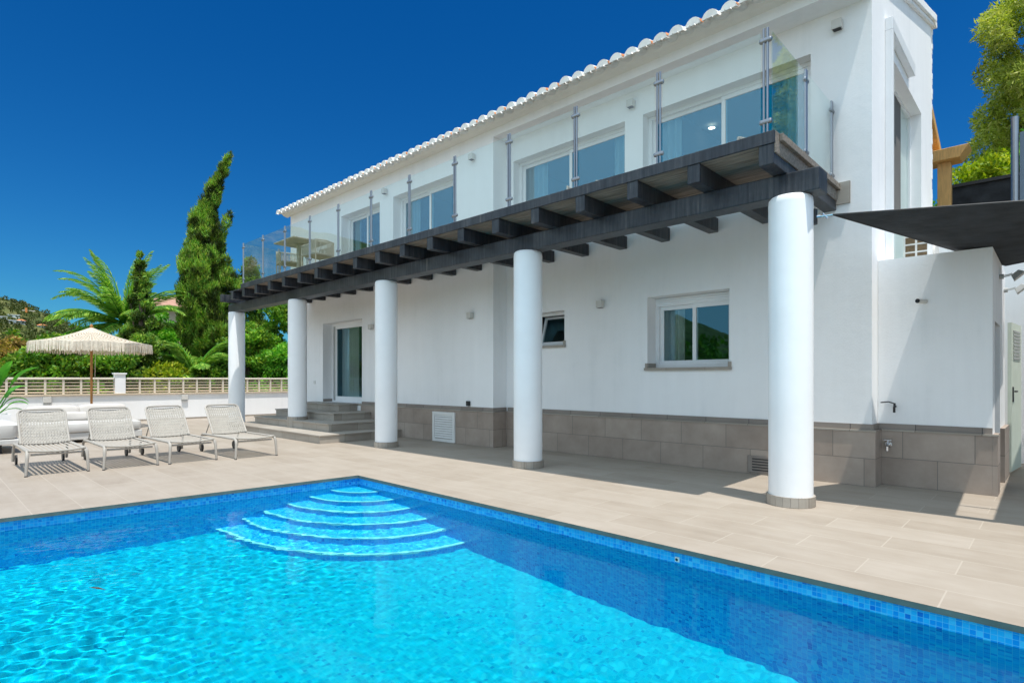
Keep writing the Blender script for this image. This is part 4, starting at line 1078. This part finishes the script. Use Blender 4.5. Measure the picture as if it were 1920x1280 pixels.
plb = thing('planter_box', 'square off white planter box at the left edge by the garden wall', 'planter', (-16.6, 1.15, 0))
m = MB(); x0, x1, y0, y1 = -16.9, -16.3, .85, 1.47
m.box(x0, x1, y0, y0 + .04, 0, .5); m.box(x0, x1, y1 - .04, y1, 0, .5); m.box(x0, x0 + .04, y0 + .04, y1 - .04, 0, .5); m.box(x1 - .04, x1, y0 + .04, y1 - .04, 0, .5)
m.build('box', M['wall_smooth'], plb); MB().box(x0 + .04, x1 - .04, y0 + .04, y1 - .04, .3, .45).build('soil', M['ground'], plb)
bp_ = thing('paradise_plant', 'broad leaved green plant growing in the planter at the left edge', 'plant', (-16.6, 1.2, .45))
def big_leaf(mb, base, az, el, L, W, droop):
    base = Vector(base); h = Vector((math.cos(az), math.sin(az), 0)); pts = []
    n = 8; p = base.copy(); e = el
    for i in range(n + 1):
        pts.append(p.copy()); p = p + (h * math.cos(e) + Vector((0, 0, math.sin(e)))) * (L / n); e -= droop / n
    sd = Vector((-h.y, h.x, 0)); prev = None
    for i in range(n + 1):
        u_ = i / n; w_ = W * (math.sin(PI * min(1, u_ * .92 + .08)) ** .7)
        row = (pts[i] - sd * w_ + Vector((0, 0, w_ * .35)), pts[i], pts[i] + sd * w_ + Vector((0, 0, w_ * .35)))
        if prev:
            mb.quad(prev[0], prev[1], row[1], row[0]); mb.quad(prev[1], prev[2], row[2], row[1])
        prev = row
lv = MB(); sm = MB()
for (az, el, sl_l, L, W, dr) in ((80, 75, .55, .6, .11, .9), (40, 80, .65, .65, .12, .7), (120, 60, .45, .55, .10, 1.2), (70, 45, .3, .4, .08, 1.6), (60, 62, .75, .7, .11, 1.0), (100, 50, .35, .5, .07, 1.9), (200, 70, .5, .6, .12, .9), (330, 65, .5, .6, .12, .9), (75, 30, .2, .45, .05, 1.3)):
    b0 = Vector((-16.6 + .05 * math.cos(az), 1.2 + .05 * math.sin(az), .45)); h = Vector((math.cos(R(az)), math.sin(R(az)), 0))
    e = b0 + (h * math.cos(R(el)) + Vector((0, 0, math.sin(R(el))))) * sl_l
    sm.tube([b0, e], [.018, .010], 6); big_leaf(lv, e, R(az), R(el), L, W, dr)
lv.build('leaves', M['bird'], bp_, recalc=False, smooth=False); sm.build('stems', M['bird'], bp_)

# ------------------------------------------------------------------ vegetation
def leaf_mesh(name, C, D, L, W, mat, parent, off):
    """C centres, D directions (unit), L lengths, W widths -> rhombic leaves"""
    n = len(C); r = rng.normal(size=(n, 3)); s_ = np.cross(D, r); s_ /= np.linalg.norm(s_, axis=1)[:, None] + 1e-9
    a = C - D * (L / 2)[:, None]; b_ = C + s_ * (W / 2)[:, None]; c_ = C + D * (L / 2)[:, None]; d_ = C - s_ * (W / 2)[:, None]
    V = np.stack([a, b_, c_, d_], 1).reshape(-1, 3) - np.array(off)
    me = bpy.data.meshes.new(name)
    me.vertices.add(4 * n); me.vertices.foreach_set('co', V.astype(np.float32).ravel())
    me.loops.add(4 * n); me.loops.foreach_set('vertex_index', np.arange(4 * n, dtype=np.int32))
    me.polygons.add(n); me.polygons.foreach_set('loop_start', np.arange(0, 4 * n, 4, dtype=np.int32))
    me.update(calc_edges=True); me.validate()
    me.materials.append(mat); o = bpy.data.objects.new(name, me); COL.objects.link(o); o.parent = parent
    return o
def unit(v_): return v_ / (np.linalg.norm(v_, axis=-1, keepdims=True) + 1e-9)
def clump_leaves(cs, rs, per, Lr, Wr, up=.3, flat=1.0, droop=0):
    C = []; D = []
    for c_, r_ in zip(cs, rs):
        k = int(per * (r_ ** 2) / (np.mean(rs) ** 2)) if len(rs) else per
        v_ = unit(rng.normal(size=(k, 3))); rad = r_ * (rng.uniform(.25, 1, size=(k, 1)) ** .5)
        q = v_ * rad * np.array([1, 1, flat]); C.append(c_ + q)
        d_ = unit(v_ * .8 + rng.normal(size=(k, 3)) * .7 + np.array([0, 0, up - droop])); D.append(d_)
    C = np.concatenate(C); D = np.concatenate(D); n = len(C)
    return C, D, rng.uniform(*Lr, n), rng.uniform(*Wr, n)
def add_tree(name, lab, cat, base, cs, rs, per, Lr, Wr, mat, trunk, group=None, up=.3, flat=.8, droop=0, limbs=8):
    t_ = thing(name, lab, cat, base, group)
    C, D, L, W = clump_leaves(np.array(cs), np.array(rs), per, Lr, Wr, up, flat, droop)
    leaf_mesh('crown', C, D, L, W, mat, t_, base)
    m = MB(); m.tube(trunk[0], trunk[1], 10)
    top = Vector(trunk[0][-1]); k = len(trunk[0])
    for i in range(min(limbs, len(cs))):
        c_ = Vector(cs[(i * 7) % len(cs)]); f_ = .45 + .5 * (i / max(1, limbs)); p = Vector(trunk[0][min(k - 1, int(f_ * (k - 1)))])
        m.tube([p, p.lerp(c_, .5) + Vector((0, 0, .1)), c_], [trunk[1][-1] * 1.1, trunk[1][-1] * .7, trunk[1][-1] * .25], 6)
    m.build('trunk', M['bark'], t_, smooth=True)
    return t_

# tall twisted cypress
base = (-24.0, 8.2, -.06); cs = []; rs = []
for i in range(300):
    u_ = random.random() ** 1.25; z = .3 + u_ * 9.6
    prof = np.interp(u_, [0, .12, .35, .5, .65, .79, .9, 1], [1.0, 1.2, 1.2, 1.05, .62, .28, .20, .05])
    a = random.uniform(0, 2 * PI); r_ = prof * math.sqrt(random.uniform(.15, 1)) * .86
    lean = np.interp(u_, [0, .5, .65, .79, .9, 1], [-.27, -.19, -.3, -.42, .02, .5])
    # the lean runs along the picture's right: direction (.72,.69)
    cs.append((base[0] + lean * .72 + r_ * math.cos(a), base[1] + lean * .69 + .12 * math.sin(9 * u_) + r_ * math.sin(a), z)); rs.append(random.uniform(.16, .36) * (1 if u_ < .75 else .8 - 1.4 * (u_ - .75)))
for (dx, z, r_) in ((.30, 7.1, .22), (.50, 7.45, .18), (.62, 7.7, .12), (.2, 6.7, .26), (.62, 5.3, .26), (.75, 4.9, .3), (.95, 4.4, .34), (.45, 5.8, .24), (.66, 10.05, .09), (.52, 9.85, .15), (.3, 9.5, .16)):
    cs.append((base[0] + dx * .72, base[1] + dx * .69, z)); rs.append(r_)
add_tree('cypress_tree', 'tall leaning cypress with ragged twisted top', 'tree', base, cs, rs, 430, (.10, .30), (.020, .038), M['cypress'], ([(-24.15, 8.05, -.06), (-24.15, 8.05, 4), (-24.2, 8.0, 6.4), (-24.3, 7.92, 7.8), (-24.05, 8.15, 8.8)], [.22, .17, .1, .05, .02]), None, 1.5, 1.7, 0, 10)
# second smaller cypress behind it
base = (-26.5, 10.6, -.06); cs = []; rs = []
for i in range(90):
    u_ = random.random() ** 1.1; z = .3 + u_ * 6.1; a = random.uniform(0, 2 * PI); r_ = (.95 * (1 - u_) ** .7 + .08) * math.sqrt(random.random())
    cs.append((base[0] + r_ * math.cos(a), base[1] + r_ * math.sin(a), z)); rs.append(random.uniform(.22, .4))
add_tree('cypress_tree', 'shorter cypress peeping out between the tall cypress and the balcony', 'tree', base, cs, rs, 150, (.10, .24), (.035, .08), M['conifer'], ([base, (base[0], base[1], 5.8)], [.15, .03]), None, .9, 1.4, 0, 6)
# dark layered conifer in front of the palm
base = (-22.6, 5.45, -.06); cs = []; rs = []
for i in range(150):
    u_ = random.random() ** 1.15; z = .5 + u_ * 5.1; a = random.uniform(0, 2 * PI); r_ = (1.15 * (1 - u_) ** 1.15 + .03) * math.sqrt(random.uniform(.05, 1))
    cs.append((base[0] + r_ * math.cos(a) - .05 * u_, base[1] + r_ * math.sin(a) - .1 * u_, z)); rs.append(random.uniform(.18, .34) * (1.1 - .78 * u_))
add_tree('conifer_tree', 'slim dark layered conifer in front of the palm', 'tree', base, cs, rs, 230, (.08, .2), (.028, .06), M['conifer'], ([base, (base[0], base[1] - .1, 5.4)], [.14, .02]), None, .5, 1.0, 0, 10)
# palm
def palm(base, ch, fr_n, L, lab):
    t_ = thing('palm_tree', lab, 'palm tree', base); m = MB()
    top = Vector((base[0], base[1], ch)); m.tube([base, (base[0], base[1], ch * .5), (base[0], base[1], ch - .25)], [.26, .2, .16], 14); m.build('trunk', M['bark'], t_, smooth=True)
    V = []; 
    C = []; D = []; LL = []; WW = []; rib = MB()
    fr2 = [(a_ + random.uniform(-14, 14), e_ + random.uniform(-9, 9), l_ * random.uniform(.85, 1.02), d_ * random.uniform(.8, 1.2)) for (a_, e_, l_, d_) in fr_n]
    for k, (ai, ed, lf_, dd) in enumerate(list(fr_n) + fr2):
        ca, sa_ = math.cos(R(ai)), math.sin(R(ai)); az = math.atan2(.69 * ca - .7235 * sa_, .7235 * ca + .69 * sa_) + random.uniform(-.08, .08)
        el = R(ed + random.uniform(-4, 4)); l = L * lf_; dr = R(dd) * 1.15
        e = el; p = top.copy(); h = Vector((math.cos(az), math.sin(az), 0)); n = 26; pts = []
        for i in range(n + 1):
            pts.append(p.copy()); p = p + (h * math.cos(e) + Vector((0, 0, math.sin(e)))) * (l / n); e -= dr / n * (i / n) * 1.7
        rib.tube(pts[::3], [.03 * (1 - .85 * i / len(pts[::3])) for i in range(len(pts[::3]))], 5)
        sd = Vector((-h.y, h.x, 0))
        for i in range(3, n + 1):
            u_ = i / n; tdir = (pts[i] - pts[i - 1]).normalized(); upv = sd.cross(tdir)
            ll = .40 * math.sin(PI * min(1, .18 + u_ * .80)) ** .7 + .05
            for s_ in (-1, 1):
                for q in (0, .25, .5, .75):
                    d_ = (sd * s_ * .62 + tdir * .78 - Vector((0, 0, .06)) + upv * .34 + Vector((random.uniform(-.1, .1),) * 3)).normalized()
                    C.append(pts[i] - tdir * (q * l / n) + d_ * ll / 2); D.append(d_); LL.append(ll); WW.append(.030)
    leaf_mesh('fronds', np.array(C), np.array(D), np.array(LL), np.array(WW), M['palm'], t_, base)
    rib.build('frond_ribs', M['bird'], t_)
    return t_
FR = [(180, 58, 1.2, 75), (172, 78, 1.05, 22), (188, 72, 1.1, 40), (185, 40, 1.15, 80), (165, 24, 1.0, 75), (200, 12, .95, 60), (195, -8, .8, 40), (0, 76, 1.05, 35), (12, 64, 1.05, 50), (350, 46, 1.05, 75), (6, 26, 1.0, 80), (340, 8, .9, 60), (20, -10, .8, 40),
      (90, 62, .9, 60), (110, 40, .9, 70), (70, 40, .9, 70), (95, 15, .85, 60), (130, 20, .9, 70), (50, 20, .9, 70), (270, 60, 1, 60), (240, 35, 1, 70), (300, 35, 1, 70), (270, 80, 1, 20), (150, -5, .8, 40), (30, 0, .8, 40), (80, -10, .75, 30)]
palm((-25.2, 5.45, -.06), 3.35, FR, 2.75, 'feathery date palm with arching fronds behind the parasol')
palm((-22.4, 7.0, -.06), 1.35, [(q * 26, 62 - 16 * (q % 4), 1, 70) for q in range(14)], 1.9, 'low young palm with arching fronds between conifer and cypress')
# hedges and shrubs behind the wall
def shrub(name, lab, x, y, w_, h_, mat, n=60, per=150, rr=(.22, .42), Lr=(.09, .19), Wr=(.05, .1), group='shrubs growing behind the garden wall', zb=-.06, up=.3, dx=.75):
    cs = []; rs = []
    for i in range(n):
        a = random.uniform(0, 2 * PI); u_ = math.sqrt(random.random()); zz = random.random() ** .8
        k = (1 - .55 * zz ** 2)
        cs.append((x + u_ * k * w_ * dx * math.cos(a), y + u_ * k * w_ * math.sin(a), zb + .25 + zz * (h_ - .35) * random.uniform(.85, 1.08))); rs.append(random.uniform(*rr))
    base = (x, y, zb)
    return add_tree(name, lab, 'shrub', base, cs, rs, per, Lr, Wr, mat, ([base, (x, y, zb + h_ * .6)], [.08, .03]), group, up, .8, 0, 8)
shrub('shrub', 'reddish brown leggy shrub at the far left behind the garden wall', -22.4, .7, 1.5, 2.3, M['brown'], 80, 170)
shrub('shrub', 'green shrub topped with brown at the left edge above the planter', -24.2, 2.0, 1.5, 2.55, M['brown'], 60, 150)
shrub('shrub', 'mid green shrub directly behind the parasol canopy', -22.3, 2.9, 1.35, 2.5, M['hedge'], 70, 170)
shrub('shrub', 'dense green shrub under the palm, right of the parasol pole', -22.0, 4.3, 1.2, 2.2, M['hedge'], 60, 170)
shrub('shrub', 'yellowish green shrub below the conifer', -21.6, 5.9, 1.0, 1.7, M['yellow'], 40, 150)
shrub('shrub', 'tall leafy shrub left of the palm on the skyline', -26.2, 3.0, 1.5, 2.9, M['hedge'], 60, 150)
shrub('shrub', 'green shrub at the foot of the tall cypress', -22.0, 7.4, 1.1, 2.0, M['hedge'], 50, 170)
shrub('shrub', 'bright green shrub seen between the two farthest columns', -21.9, 10.1, 1.4, 2.6, M['bright'], 70, 180)
shrub('shrub', 'tall dark green shrub under the pergola end', -23.8, 11.2, 2.0, 5.2, M['hedge'], 110, 180)
shrub('shrub', 'green shrub to the right of the cypress trunk', -22.6, 8.9, 1.2, 3.3, M['hedge'], 70, 170)
shrub('shrub', 'dark shrub filling the gap right of the far column', -23.2, 13.4, 2.0, 4.4, M['hedge'], 90, 170)
shrub('shrub', 'broad green shrub at the back between palm and cypress', -27.5, 7.6, 1.8, 4.2, M['bright'], 80, 160)

# right-hand trees on the upper garden
base = (-.1, 19.0, 3.7); cs = []; rs = []
for i in range(250):
    a = random.uniform(0, 2 * PI); u_ = random.random(); z = 5.3 + u_ * 7.2
    prof = np.interp(u_, [0, .15, .4, .7, 1], [1.1, 1.6, 1.85, 1.6, .8]); r_ = prof * 1.45 * math.sqrt(random.uniform(.2, 1))
    cs.append((base[0] + .95 + r_ * math.cos(a), base[1] + r_ * math.sin(a), z)); rs.append(random.uniform(.2, .46))
add_tree('drooping_tree', 'large airy tree with drooping olive foliage at the right edge', 'tree', base, cs, rs, 330, (.09, .22), (.024, .046), M['gum'], ([base, (-.55, 19, 7), (-.35, 19.1, 9.5), (-.45, 19, 11.5)], [.25, .2, .12, .05]), None, .1, 1.1, .35, 22)
shrub('shrub', 'yellow green bush above the black screen fence', -1.15, 16.6, 1.0, 2.55, M['yellow'], 70, 200, (.2, .38), (.08, .16), (.04, .08), 'bushes on the upper garden', 3.7)
shrub('shrub', 'deep green bush beside the pine post', -2.05, 17.6, .6, 2.0, M['bright'], 50, 200, (.2, .35), (.08, .16), (.04, .08), 'bushes on the upper garden', 3.7)
shrub('shrub', 'bright leafy bush at the right edge under the drooping tree', -.35, 17.0, .9, 3.2, M['bright'], 60, 200, (.2, .4), (.08, .16), (.04, .08), 'bushes on the upper garden', 3.7)

# trees across the pool, mirrored in the windows
cs = []; rs = []
for i in range(300):
    x = random.uniform(-34, 14); cs.append((x, -19 + random.uniform(-2.5, 2.5), random.uniform(.3, 3.4 + 1.6 * noise.noise((x * .25, 0, 3))))); rs.append(random.uniform(.5, .9))
C, D, L, W = clump_leaves(np.array(cs), np.array(rs), 60, (.25, .5), (.15, .28))
gv = leaf_mesh('grove', C, D, L, W, M['hedge'], None, (0, 0, 0)); tag(gv, kind='stuff', label='grove across the pool mirrored in the windows', cat='grove')
# hills
def crest(az):   # tan of elevation of the skyline, az in degrees
    xs = [0, 100, 150, 160, 166, 170, 171.5, 172.6, 174, 176, 182, 192, 200, 208, 216, 226, 236, 246, 252, 262, 360]
    vs = [.0, .0, .01, .03, .045, .068, .080, .090, .102, .110, .13, .20, .26, .25, .21, .17, .15, .08, .02, .0, .0]
    return float(np.interp(az, xs, vs))
R0, R1 = 140., 380.
def hill_z(x, y):
    az = math.degrees(math.atan2(y, x)) % 360; r_ = math.hypot(x, y); c_ = crest(az)
    k = min(1, max(0, (r_ - R0) / (R1 - R0)))
    bumpy = (noise.fractal((x * .02, y * .02, 1.3), 1, 2, 5) * 2.2 + noise.noise((x * .13, y * .13, 0)) * 1.0) * min(1, k * 4) * min(1, c_ * 16)
    zz = c_ * R1 * k ** 1.05 + bumpy
    if r_ > R1: zz = c_ * R1 * max(0, 1 - (r_ - R1) / 500) + bumpy
    return zz - .8 * (1 - min(1, k * 8))
hm = MB(); na, nr = 420, 60; idx = {}
for i in range(na + 1):
    az = R(100 + (262 - 100) * i / na)
    for j in range(nr + 1):
        r_ = R0 + (760 - R0) * (j / nr) ** 1.25; x, y = r_ * math.cos(az), r_ * math.sin(az)
        idx[i, j] = len(hm.v); hm.v.append((x, y, hill_z(x, y)))
for i in range(na):
    for j in range(nr): hm.f.append((idx[i, j], idx[i, j + 1], idx[i + 1, j + 1], idx[i + 1, j]))
structure(hm.build('hills', M['hill'], recalc=False, smooth=True))
# scrub on the hillside
cs = []; rs = []
for i in range(900):
    az = R(random.uniform(164, 177)); r_ = random.uniform(190, 378); x, y = r_ * math.cos(az), r_ * math.sin(az); cs.append((x, y, hill_z(x, y) + .8)); rs.append(random.uniform(.6, 1.5))
C, D, L, W = clump_leaves(np.array(cs), np.array(rs), 40, (.5, 1.0), (.3, .7))
tag(leaf_mesh('hillside_scrub', C, D, L, W, M['scrub'], None, (0, 0, 0)), kind='stuff', label='scrub and small trees covering the far hillside', cat='scrub')
def far_house(px, py, w_, d_, h_, lab, flat=True, r_=None):
    l_ = (px - 960) / 1074; b = math.atan(1025 / 1074); dx, dy = l_ * math.cos(b) - math.sin(b), math.cos(b) + l_ * math.sin(b)
    n = math.hypot(dx, dy); tz = (711 - py) / 1074 / n
    best = None
    for k in range(160, 380, 2):
        x, y = dx / n * k, dy / n * k
        if best is None or abs(hill_z(x, y) - (H + tz * k)) < best[0]: best = (abs(hill_z(x, y) - (H + tz * k)), x, y, k)
    _, x, y, k = best; z = H + tz * k - .5
    t_ = thing('hill_house', lab, 'house', (x, y, z), 'small houses on the far hillside')
    MB().box(x - d_ / 2, x + d_ / 2, y - w_ / 2, y + w_ / 2, z - 3, z + h_).build('wall', M['wall_smooth'], t_)
    if flat: MB().box(x - d_ / 2 - .2, x + d_ / 2 + .2, y - w_ / 2 - .1, y + w_ / 2 + .1, z + h_, z + h_ + .15).build('roof', M['wall_smooth'], t_)
    else:
        a, b_ = x - d_ / 2 - .3, x + d_ / 2 + .3; c0, c1 = y - w_ / 2 - .3, y + w_ / 2 + .3; zt_ = z + h_
        m = MB(); m.quad((b_, c0, zt_), (b_, c1, zt_), (x, y + w_ * .2, zt_ + .6), (x, y - w_ * .2, zt_ + .6)); m.quad((a, c0, zt_), (a, c1, zt_), (x, y + w_ * .2, zt_ + .6), (x, y - w_ * .2, zt_ + .6)); m.quad((b_, c0, zt_), (a, c0, zt_), (x, y - w_ * .2, zt_ + .6)); m.quad((b_, c1, zt_), (a, c1, zt_), (x, y + w_ * .2, zt_ + .6)); m.build('roof', M['terracotta'], t_)
    for q in (-.25, .2):
        MB().box(x + d_ / 2, x + d_ / 2 + .06, y + w_ * q - .22, y + w_ * q + .22, z + h_ * .35, z + h_ * .75).build('window', M['room'], t_)
far_house(4, 600, 2.6, 2.6, 1.7, 'white cube house at the left edge of the hillside')
far_house(25, 593, 3.6, 2.6, 1.0, 'long pale house highest on the hillside, left of the crane')
far_house(26, 606, 3.2, 2.6, 1.4, 'wide white house below the long pale one', True)
far_house(39, 605, 2.4, 2.6, 1.2, 'white house with pink roof just under the crane', False)
far_house(78, 612, 3.0, 2.6, .8, 'pale house with sloping roof in the trees beside the palm', False)
far_house(86, 590, 1.8, 2, .9, 'tiny white house on the skyline touching the palm fronds')
def crane():
    l_ = (49 - 960) / 1074; b = math.atan(1025 / 1074); dx, dy = l_ * math.cos(b) - math.sin(b), math.cos(b) + l_ * math.sin(b); n = math.hypot(dx, dy)
    k = 330; x, y = dx / n * k, dy / n * k; z0 = H + (711 - 604) / 1074 / n * k; z1 = H + (711 - 577) / 1074 / n * k
    t_ = thing('tower_crane', 'thin orange tower crane on the far hillside', 'crane', (x, y, z0 - 3))
    MB().box(x - .35, x + .35, y - .35, y + .35, z0 - 3, z1).build('mast', M['crane'], t_)
    MB().box(x - .25, x + .25, y - 2.0, y + 3.0, z1 - 1.4, z1 - 1.0).build('jib', M['fencewhite'], t_)
crane()
# villa beyond the palm, only its roof shows
M['pinkroof'] = plain('faded_pink_tiles', (.42, .24, .17), .8, .2, 3)
vl = thing('neighbour_house', 'neighbouring house with pinkish tiled roof glimpsed between palm and cypress', 'house', (-36, 9.0, 0))
MB().box(-39, -33, 8.9, 10.9, -.1, 4.9).build('wall', M['fencebeige'], vl)
m = MB(); m.quad((-32.6, 8.7, 4.9), (-32.6, 11.1, 4.9), (-36, 10.4, 5.9), (-36, 9.4, 5.9)); m.quad((-39.4, 8.7, 4.9), (-39.4, 11.1, 4.9), (-36, 10.4, 5.9), (-36, 9.4, 5.9)); m.quad((-32.6, 8.7, 4.9), (-39.4, 8.7, 4.9), (-36, 9.4, 5.9)); m.quad((-32.6, 11.1, 4.9), (-39.4, 11.1, 4.9), (-36, 10.4, 5.9)); m.build('roof', M['pinkroof'], vl)
